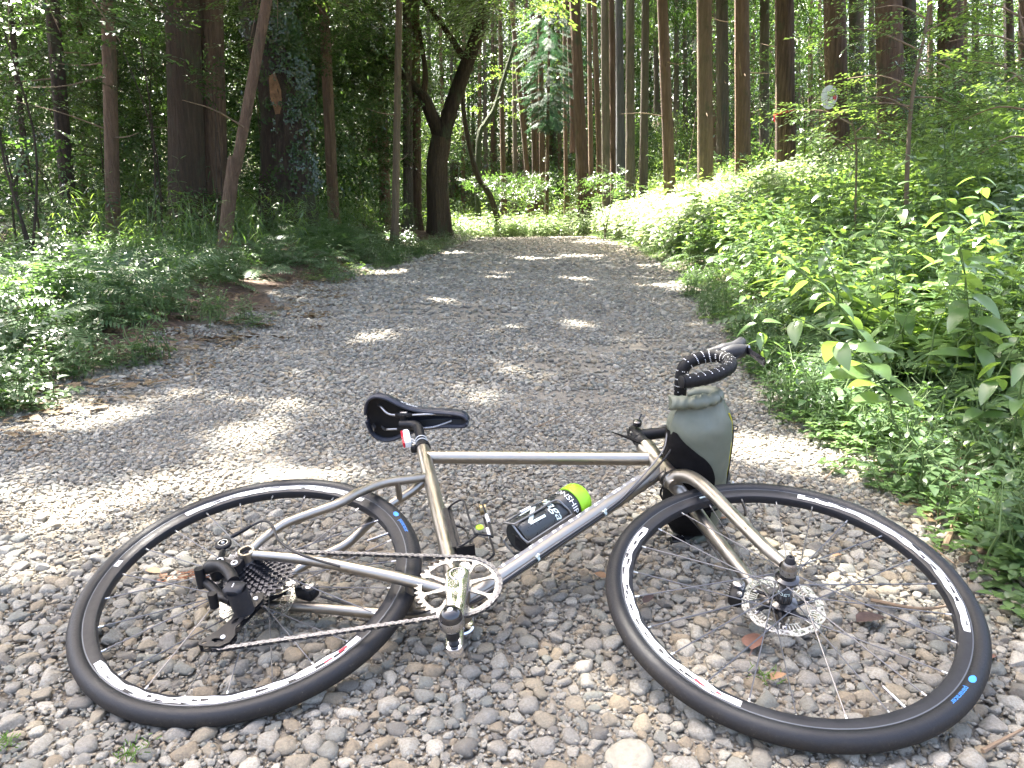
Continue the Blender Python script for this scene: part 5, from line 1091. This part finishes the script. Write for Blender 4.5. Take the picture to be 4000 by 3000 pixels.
# cables
def cab(name,pts,r=.0025,mt='cable',n=60): mb=MB(); mb.tube(spline(pts,n),r,8); return mb.obj(name,M[mt],BIKE)
dt=lambda s,ang,o=.0: BB+e*s+(.0195+o)*(math.cos(ang)*NZ((0,-1,0))+math.sin(ang)*nrm)
cab('brake_hose',[(.94,-.12,.62),(.928,-.10,.50),(.905,-.07,.44),(.870,-.04,.392),dt(.50,-.9,.006),dt(.43,-1.3,.003),dt(.30,-1.35,.003),dt(.12,-1.35,.003),dt(.02,-1.3,.003),(.40,-.012,-.075),(.33,.03,-.055),(.20,.058,-.005),(.13,.05,.01)],.0026,'cable',110)
cab('shift_cable',[(.93,-.11,.60),(.905,-.12,.50),(.885,-.085,.45),(.866,-.055,.40),dt(.50,-.6,.004),dt(.43,-1.0,.003),dt(.25,-1.05,.003),dt(.02,-1.05,.003),(.41,-.02,-.078)],.0022,'steel',90)
cab('derailleur_housing',[(.20,-.066,-.028),(.15,-.074,-.018),(.10,-.078,.0),(.055,-.079,.035),(.028,-.082,.075),(.0,-.078,.095),(-.03,-.068,.085),(-.062,-.06,.062)],.0026,'cable',50)
mb=MB(); mb.tube([(-.060,-.06,.064),(-.036,-.066,.082),(-.024,-.071,.088)],[.0045,.0045,.003],10); mb.obj('cable_adjuster',M['black'],BIKE)
cab('front_hose',[(.945,-.02,.56),(.90,-.03,.50),(.885,.02,.42),(.905,.05,.34),(.95,.062,.25),(.985,.064,.12),(.99,.056,.06)],.0026,'cable',50)
cab('bar_housing',[(1.08,-.212,.62),(1.0,-.17,.56),(.93,-.13,.49),(.90,-.12,.44),(.905,-.12,.50),(.935,-.12,.58)],.0024,'cable',40)
mb=MB()
for s in (.19,.40): mb.tube([dt(s,-1.2,.004),dt(s,-1.0,.010),dt(s,-.85,.013)],.0028,6); mb.lathe([(-.003,.0065),(.003,.0065)],dt(s,-1.2,.003),e,12)
mb.obj('cable_tie',M['pale'],BIKE)
mb=MB(); p0=NZ((.862,-.0,.52)); mb.tube(spline([(.87,-.024,.37),(.852,-.02,.352),(.838,-.01,.345),(.825,-.005,.36)],14),.0016,6); mb.tube(spline([(.875,-.024,.385),(.868,-.03,.33),(.862,-.03,.30)],10),.0014,6); mb.obj('loose_cord',M['cable'],BIKE)
mb=MB(); mb.add([(.815,-.02,.52),(.827,-.02,.497),(.755,-.02,.555),(.815,-.017,.52),(.827,-.017,.497),(.755,-.017,.555)],[(0,1,2),(5,4,3),(0,2,5,3),(1,0,3,4),(2,1,4,5)]); mb.obj('strap_end',M['bagblk'],BIKE)

# ------------------------------------------------------------------ things carried on the bicycle (things of their own)
def carried(name,label,cat):
    o=bpy.data.objects.new(name,None); COL.objects.link(o); o.matrix_world=BM.copy(); tag(o,label,cat); return o
# bottle
WB=carried('water_bottle','dark grey bottle with lime green cap held in the down tube cage','bottle'); c0=P1_(.002,.0455,0); R=.0392
mb=MB(); mb.lathe([(.0,.0),(.0,.033),(.006,.0385),(.02,R),(.075,R),(.080,R-.001),(.085,R),(.100,R),(.108,R-.003),(.118,R-.0035),(.128,R-.0035),(.133,R),(.164,R),(.167,R-.002)],c0,e,40); mb.obj('bottle_body',M['bottle'],WB)
mb=MB(); mb.lathe([(.166,.031),(.166,.0402),(.170,.0412),(.192,.0412),(.200,.0385),(.207,.032),(.208,.018)],c0,e,40); mb.lathe([(.208,.019),(.2085,0)],c0,e,40); mb.obj('bottle_cap',M['lime'],WB)
def onb(sx,a,off=.0004): u=c0+e*sx+(R+off)*(math.cos(a)*NZ((0,-1,0))+math.sin(a)*nrm); return u
text_mesh('MONSHIP',.0235,lambda x,q:onb(.149+q*.85,-x/R-.12),'bottle_band_print',M['white'],WB)
text_mesh('Maga',.034,lambda x,q:onb(.100+q*.9,-x/R*1.1-.15),'bottle_script_print',M['pale'],WB,shear=.35)
mb=MB()
def bstrip(s0,a0,s1,a1,w):
    V=[];n=8; d=np.array([s1-s0,(a1-a0)*R]); L=np.linalg.norm(d); nn=np.array([-d[1],d[0]])/L*w/2
    for i in range(n+1):
        t=i/n; p=np.array([s0,a0*R])+d*t
        for k in (-1,1): V.append(onb(p[0]+k*nn[0],(p[1]+k*nn[1])/R))
    mb.add(V,[(2*i,2*i+1,2*i+3,2*i+2) for i in range(n)])
bstrip(.030,.55,.074,.55,.0075); bstrip(.074,.55,.026,-.45,.009); bstrip(.026,-.45,.070,-.52,.006); mb.obj('bottle_stroke_print',M['pale'],WB)
# tail light
TL=carried('tail_light','small white and red rear light banded to the seatpost','light'); ax_=NZ((-.3,0,.954)); ax_/=np.linalg.norm(ax_); bx=np.cross([0,1,0],ax_); Rm=np.stack([bx,NZ((0,1,0)),ax_],1); c_=NZ((.2115,-.004,.543))
mb=MB(); mb.rbox(c_,(.0095,.0115,.034),Rm,.3); mb.obj('light_body',M['white'],TL)
mb=MB(); mb.rbox(c_-bx*.0105,(.0035,.0105,.033),Rm,.3); mb.obj('lens',M['redlens'],TL)
mb=MB(); mb.box(c_+NZ((0,-.0117,0)),(.0009,.0006,.016),Rm); mb.obj('light_slot',M['greyprint'],TL,False)
mb=MB()
for t in (.030,.044): a=np.linspace(0,6.283,24,endpoint=False); cc=NZ((.2635,0,.4975))+ax_*t; mb.tube([cc+(.0152)*(math.cos(q)*NZ((0,-1,0))+math.sin(q)*bx) for q in a],.0016,6,False,True); mb.tube([cc-bx*.015,c_+ax_*(t-.046)+bx*.008],.002,6)
mb.obj('rubber_band',M['rubberband'],TL)
# handlebar bag: a roll-top sack across the bars
BG=carried('handlebar_bag','grey green roll top bag with black panel strapped to the handlebar','bag'); BG.matrix_world=BM@Matrix.Translation((.007,.040,0))@Matrix.Diagonal((1,.93,1,1))
mb=MB(); V=[];F=[]; m=40; C_=NZ((.953,0,.458)); rb=random.Random(2)
sec=[(-.225,.054,.016),(-.218,.056,.020),(-.205,.060,.030),(-.185,.068,.048),(-.160,.0755,.062),(-.12,.078,.068),(-.06,.078,.070),(0,.0775,.070),(.08,.076,.068),(.14,.070,.062),(.175,.055,.045),(.20,.045,.022),(.21,.043,.012)]
SS=spline(sec,60)
for y,a_,b_ in SS:
    for j in range(m):
        t=2*math.pi*j/m; pl_=max(0,1-abs(y+.195)/.07); wr=1+pl_*(.045*math.sin(t*7+1)+.04*math.sin(t*11))+.014*math.sin(t*3+y*28)+.010*math.sin(y*70+t*4)+.006*math.sin(y*150-t*6)
        ct,st_=math.cos(t),math.sin(t); p=(abs(ct)**.85*math.copysign(1,ct),abs(st_)**.85*math.copysign(1,st_)); V.append((C_[0]+a_*p[0]*wr,y+.004*pl_*math.sin(t*3),C_[2]+b_*p[1]*wr))
n=len(SS)
for i in range(n-1):
    for j in range(m): F.append((i*m+j,i*m+(j+1)%m,(i+1)*m+(j+1)%m,(i+1)*m+j))
F.append(tuple(range(m))); F.append(tuple((n-1)*m+j for j in range(m))[::-1]); mb.add(V,F); mb.obj('bag_body',M['bagfab'],BG)
# rolled closure at the drive side end: flattened tube curling round
mb=MB(); L_=44; V=[];F=[]; k=16
for i in range(L_):
    t=i/(L_-1); x=.877+.112*t; z=.442-.012*math.sin(math.pi*t)+.010*t; yy=-.226-.003*math.sin(math.pi*t*1)-.006*t; rx=.0165*(1+.10*math.sin(t*13)+.08*math.sin(t*29)); 
    for j in range(k):
        a=2*math.pi*j/k; V.append((x+.004*math.sin(a*2+t*6),yy+rx*math.cos(a),z+rx*1.15*math.sin(a)))
for i in range(L_-1):
    for j in range(k): F.append((i*k+j,i*k+(j+1)%k,(i+1)*k+(j+1)%k,(i+1)*k+j))
F+= [tuple(range(k)),tuple((L_-1)*k+j for j in range(k))[::-1]]; mb.add(V,F)
mb.tube(spline([(.985,-.232,.450),(.992,-.233,.468),(.982,-.230,.486),(.955,-.226,.494),(.925,-.222,.490)],24),[.0155]*20+[.013,.011,.009,.006],14); mb.obj('roll_top',M['bagfab'],BG)
mb=MB(); V=[];F=[]; N_=90;m2=60       # the black panel wraps the side that faces the head tube and ground
for i in range(N_):
    y=-.155+.345*i/(N_-1); a_,b_=np.interp(y,SS[:,0],SS[:,1]),np.interp(y,SS[:,0],SS[:,2]); q_=i/(N_-1); hi=math.radians(-66-70*max(0,1-q_/.42)**2.2)
    lo=math.radians(-205+62*max(0,1-q_/.10)**2)
    for j in range(m2):
        t=lo+(hi-lo)*j/(m2-1); ct,st_=math.cos(t),math.sin(t); wr=1.020+.014*math.sin(t*3+y*28)+.010*math.sin(y*70+t*4)+.006*math.sin(y*150-t*6); V.append((C_[0]+a_*abs(ct)**.85*math.copysign(1,ct)*wr,y,C_[2]+b_*abs(st_)**.85*math.copysign(1,st_)*wr))
for i in range(N_-1):
    for j in range(m2-1): F.append((i*m2+j,i*m2+j+1,(i+1)*m2+j+1,(i+1)*m2+j))
mb.add(V,F); mb.obj('black_panel',M['bagblk'],BG)
mb=MB(); mb.tube(spline([(C_[0]+np.interp(y,SS[:,0],SS[:,1])*1.01*math.cos(-.12),y,C_[2]-.008) for y in (-.19,-.16,-.1,-.03,.05,.12,.17)],20),.0018,6); mb.obj('yellow_piping',M['yellow'],BG)
mb=MB(); mb.tube(spline([(1.028,-.175,.46),(1.036,-.12,.455),(1.034,-.03,.45),(1.030,.03,.44),(1.03,.09,.435)],20),.0018,6); mb.tube(spline([(1.03,-.155,.45),(1.044,-.148,.452),(1.040,-.138,.45),(1.03,-.14,.45)],10),.0016,6); mb.obj('elastic_cord',M['cable'],BG)
mb=MB()
for y in (.075,): mb.tube([(C_[0]+.0815*math.cos(t),y,C_[2]+.0745*math.sin(t)) for t in np.linspace(0,2*math.pi,40,endpoint=False)],.0028,6,False,True)
mb.obj('strap',M['bagblk'],BG); mb=MB(); mb.tube(spline([(.90,.205,.43),(.93,.214,.425),(.96,.214,.43),(.99,.20,.44)],14),[.014]*14,12); mb.obj('roll_end',M['bagfab'],BG)
mb=MB(); mb.rbox((.915,.205,.412),(.02,.018,.014),None,.3); mb.obj('buckle',M['blackgloss'],BG)

# ------------------------------------------------------------------ small things on the ground
def dry_leaf(u,v,L,Wd,ang,col,label,curl=.2):
    p=gp(u,v,.02); mb=MB(); leaf_into(mb,(0,0,0),(1,0,.12),(0,.15,1),L,Wd,curl,6,.25); mb.tube([(0,0,0),(-L*.25,.004,-.004)],.0008,4); o=mb.obj('dry_leaf',col); o.location=(p[0],p[1],.017); o.rotation_euler=(random.uniform(-.2,.2),random.uniform(-.2,.1),ang); tag(o,label,'leaf'); return o
ml=worn('red_brown_leaf',(.16,.08,.055),.7,amt=.3,scale=60); mo=worn('orange_leaf',(.26,.15,.08),.7,amt=.3,scale=60); md=worn('dark_leaf',(.05,.03,.028),.6,amt=.3,scale=60)
dry_leaf(1625,1400,.055,.042,1.2,ml,'red brown dead leaf lying inside the front wheel below the rotor'); dry_leaf(1660,1465,.04,.02,.3,mo,'small orange leaf scrap inside the lower front wheel'); dry_leaf(1850,1340,.07,.045,.2,md,'dark wet leaf inside the front wheel on its right'); dry_leaf(1800,1200,.035,.022,.4,mo,'pinkish leaf on stones right of the brake rotor')
dry_leaf(1310,1245,.035,.018,2.4,mo,'orange leaf scrap beside the front tyre below the down tube'); dry_leaf(950,1125,.05,.012,.2,mo,'orange twig like leaf below the rear stays'); dry_leaf(345,1235,.06,.02,2.6,mo,'orange cedar scrap inside the rear wheel at its left'); dry_leaf(1720,910,.05,.02,.1,mo,'pale tan leaf on the gravel right of the bag'); dry_leaf(2120,1420,.05,.025,.5,ml,'brown leaf among the stones at the right edge'); dry_leaf(1900,1000,.05,.03,1.1,mo,'tan leaf lit by sun on the right verge')
dry_leaf(1390,1300,.04,.02,.8,md,'brown leaf scrap left inside the front wheel'); dry_leaf(1540,1120,.05,.012,.1,mo,'orange sliver of leaf inside the front wheel top')
# orange cedar sprig by the rear hub
mb=MB(); r=random.Random(4)
for k_ in range(70):
    a=r.gauss(0,.5); q=np.array([r.gauss(0,.035),r.gauss(0,.010),r.uniform(.0,.012)]); mb.tube([q,q+np.array([math.cos(a),math.sin(a),r.uniform(-.2,.2)])*r.uniform(.008,.02)],.0009,3)
o=mb.obj('cedar_sprig',worn('dead_cedar',(.3,.12,.055),.8,amt=.3,scale=60)); o.location=tuple(gp(405,1262)[:2])+(.016,); o.rotation_euler=(0,0,.2); tag(o,'withered orange cedar sprig on the stones beside the derailleur','twig')
for (u,v,nm) in ((1655,1115+365,'small green cedar tip inside the lower front wheel'),(2015,1200,'green cedar tip under the right side of the front tyre'),(15,1625,'green moss like sprig at the bottom left corner'),(290,1645,'green sprig between stones at the bottom left')):
    mb=MB()
    for k_ in range(46): a=r.uniform(0,6.28); q=np.array([r.gauss(0,.012),r.gauss(0,.012),.002]); mb.tube([q,q+np.array([math.cos(a)*.6,math.sin(a)*.6,r.uniform(0,.8)])*r.uniform(.008,.02)],.0009,3)
    o=mb.obj('green_sprig',M['grass']); o.location=tuple(gp(u,v)[:2])+(.016,); tag(o,nm,'sprig')
def twig(pts,r0,label,name='twig',z=.015):
    P=[np.array([*gp(u,v)[:2],z+dz]) for u,v,dz in pts]; b=P[0].copy(); mb=MB(); mb.tube(spline([p-b for p in P],14),np.linspace(r0,r0*.5,14),7); o=mb.obj(name,M['twigm']); o.location=b; tag(o,label,'twig')
twig([(2075,1225,.005),(2110,1215,.012),(2160,1212,.008)],.009,'thick broken stick end right of the front wheel'); twig([(2040,1195,0),(2060,1150,.012),(2075,1110,.01)],.009,'bent brown stick standing by the front tyre'); twig([(2025,950,.01),(2100,1060,.03),(2105,1160,.02),(2080,1210,.0)],.0016,'long thin curved stem over the right verge')
twig([(1900,1180,.0),(1990,1190,.008),(2060,1230,.0)],.003,'thin twig inside the right side of the front wheel'); twig([(1880,1310,.0),(2000,1340,.012),(2120,1310,.01)],.004,'slanting twig at the lower right of the front wheel'); twig([(1780,1045,.0),(1830,1000,.012)],.003,'short pale twig above the front tyre'); twig([(210,800,.0),(290,770,.06),(300,740,.12)],.003,'thin dry stalk at the left gravel edge'); twig([(0,845,.0),(60,830,.02),(130,815,.01)],.008,'dark stick at the left gravel edge')
twig([(1160,930,.0),(1220,905,.006)],.003,'small twig on the gravel above the top tube'); twig([(60,1000,.0),(100,985,.008)],.003,'small twig on the left gravel'); twig([(930,1230,.0),(1010,1215,.006)],.002,'fine reddish twig by the chainring'); twig([(2120,1640,.0),(2212,1600,.01)],.004,'twig in the bottom right corner')
twig([(520,590,.1),(600,575,.12),(700,565,.05)],.02,'fallen stick on the litter by the left bank')

# near plants on the right: individuals, the largest with each leaf its own part
LM=[]
for nm,(L,Wd,dr) in dict(a=(.12,.062,.35),b=(.09,.04,.5),c=(.07,.05,.2)).items():
    mb=MB(); leaf_into(mb,(0,0,0),(0,0,1),(0,1,0),L,Wd,0,7,.22); me=mb.mesh('leaf_blade',True,[M['leaf_bright']]); V=np.array([v.co[:] for v in me.vertices]); V[:,1]-=dr*V[:,2]**2/L; me.vertices.foreach_set('co',V.ravel()); LM.append(me)
def big_herb(x,y,h,label,n,li,lean=(0,0),seed=0,sc=1.):
    r=random.Random(seed); z0=float(T(x,y)); root=empty('broadleaf_weed',(x,y,z0)); tag(root,label,'plant','broad leaved weeds along the right verge' if 'weed' in label and 'long' not in label else None)
    pts=[np.array([lean[0]*t*t*h+r.gauss(0,.006),lean[1]*t*t*h+r.gauss(0,.006),h*t*(1-.18*abs(lean[0])*t)]) for t in np.linspace(0,1,9)]; mb=MB(); mb.tube(pts,np.linspace(.004,.0018,9),6,False); mb.obj('stem',SG,root); a=r.uniform(0,3)
    for i in range(n):
        t=.25+.75*(i//2+1)/(n//2+1); a+= (math.pi if i%2 else math.pi/2+r.uniform(-.3,.3)); p=pts[0]+0; q=t*8; k=min(7,int(q)); p=pts[k]+(pts[k+1]-pts[k])*(q-k); s=sc*(.6+.5*math.sin(math.pi*t))*r.uniform(.8,1.15)
        el=r.uniform(-.5,.35); d=Vector((math.cos(a)*math.cos(el),math.sin(a)*math.cos(el),math.sin(el))); up=Vector((r.gauss(0,.2),r.gauss(0,.2),1)); x_=up.cross(d).normalized()*-1; y_=d.cross(x_).normalized()
        if y_.z<0: y_=-y_; x_=-x_
        o=bpy.data.objects.new('leaf',LM[li]); COL.objects.link(o); o.parent=root; R3=Matrix((x_,y_,d)).transposed()
        if R3.determinant()<0: R3=Matrix((-x_,y_,d)).transposed()
        o.matrix_local=Matrix.Translation(Vector(p)+d*.012)@R3.to_4x4()@Matrix.Scale(s,4)
    return root
BH=[(1.33,2.45,.62,'tall broad leaved weed leaning over the gravel beside the bag',16,0,(-.8,-.15)),(1.75,2.75,.72,'tall leafy plant behind the right side of the front wheel',18,0,(-.3,-.2)),(2.05,2.5,.66,'leafy plant at the right edge with heart shaped leaves',18,0,(-.2,-.1)),(1.55,3.1,.8,'long arching stalk with drooping leaves over the gravel edge',18,1,(-.7,-.1)),
 (1.95,3.2,.75,'bright lit leafy plant at mid right',18,0,(-.2,-.2)),(2.4,3.3,.9,'tall pale leafy plant cut by the right edge',18,0,(-.1,-.1)),(1.45,2.2,.34,'short heart leaved plant right of the front wheel top',12,2,(-.2,0)),(1.7,2.25,.42,'round leaved plant near the right edge above the front wheel',14,2,(0,-.2)),(1.6,2.02,.5,'leafy stem with big toothed leaves at the lower right edge',14,0,(-.2,-.1)),(1.88,2.2,.62,'tall stem with heart shaped leaves against the right edge of the view',18,2,(-.1,-.1)),(2.15,2.85,.85,'tall plant with wide pale leaves low on the right edge',20,0,(-.2,-.1)),(2.15,3.6,.95,'tallest leafy plant among the right verge weeds',22,0,(-.2,-.1)),(1.75,3.9,.8,'leafy plant with long narrow leaves behind the arching stalk',20,1,(-.3,-.1)),(2.6,4.1,1.,'high leafy plant on the bank right of the sapling foot',22,0,(-.2,-.1)),(1.25,3.6,.5,'young leafy weed at the gravel edge beyond the bag',14,1,(-.3,0))]
for i,(x,y,h,lab,n,li,ln) in enumerate(BH): big_herb(x,y,h,lab,n,li,ln,50+i,1.05)
rr=random.Random(77)
for i in range(46):
    y=2.1+rr.random()**1.2*3.6; x=float(xr(y))+.22+rr.random()*(.9+.3*y); li_=rr.choice((0,1,1,2)); big_herb(x,y,rr.uniform(.28,.62),'leafy green weed with %s leaves among others on the right verge'%('wide','narrow','rounded')[li_],12,li_,(rr.uniform(-.3,.2),rr.uniform(-.3,.1)),200+i,rr.uniform(.6,.95))
# yellow lit leaves
for i,(u,v,d,s) in enumerate(((1100,0,0,0),)): pass
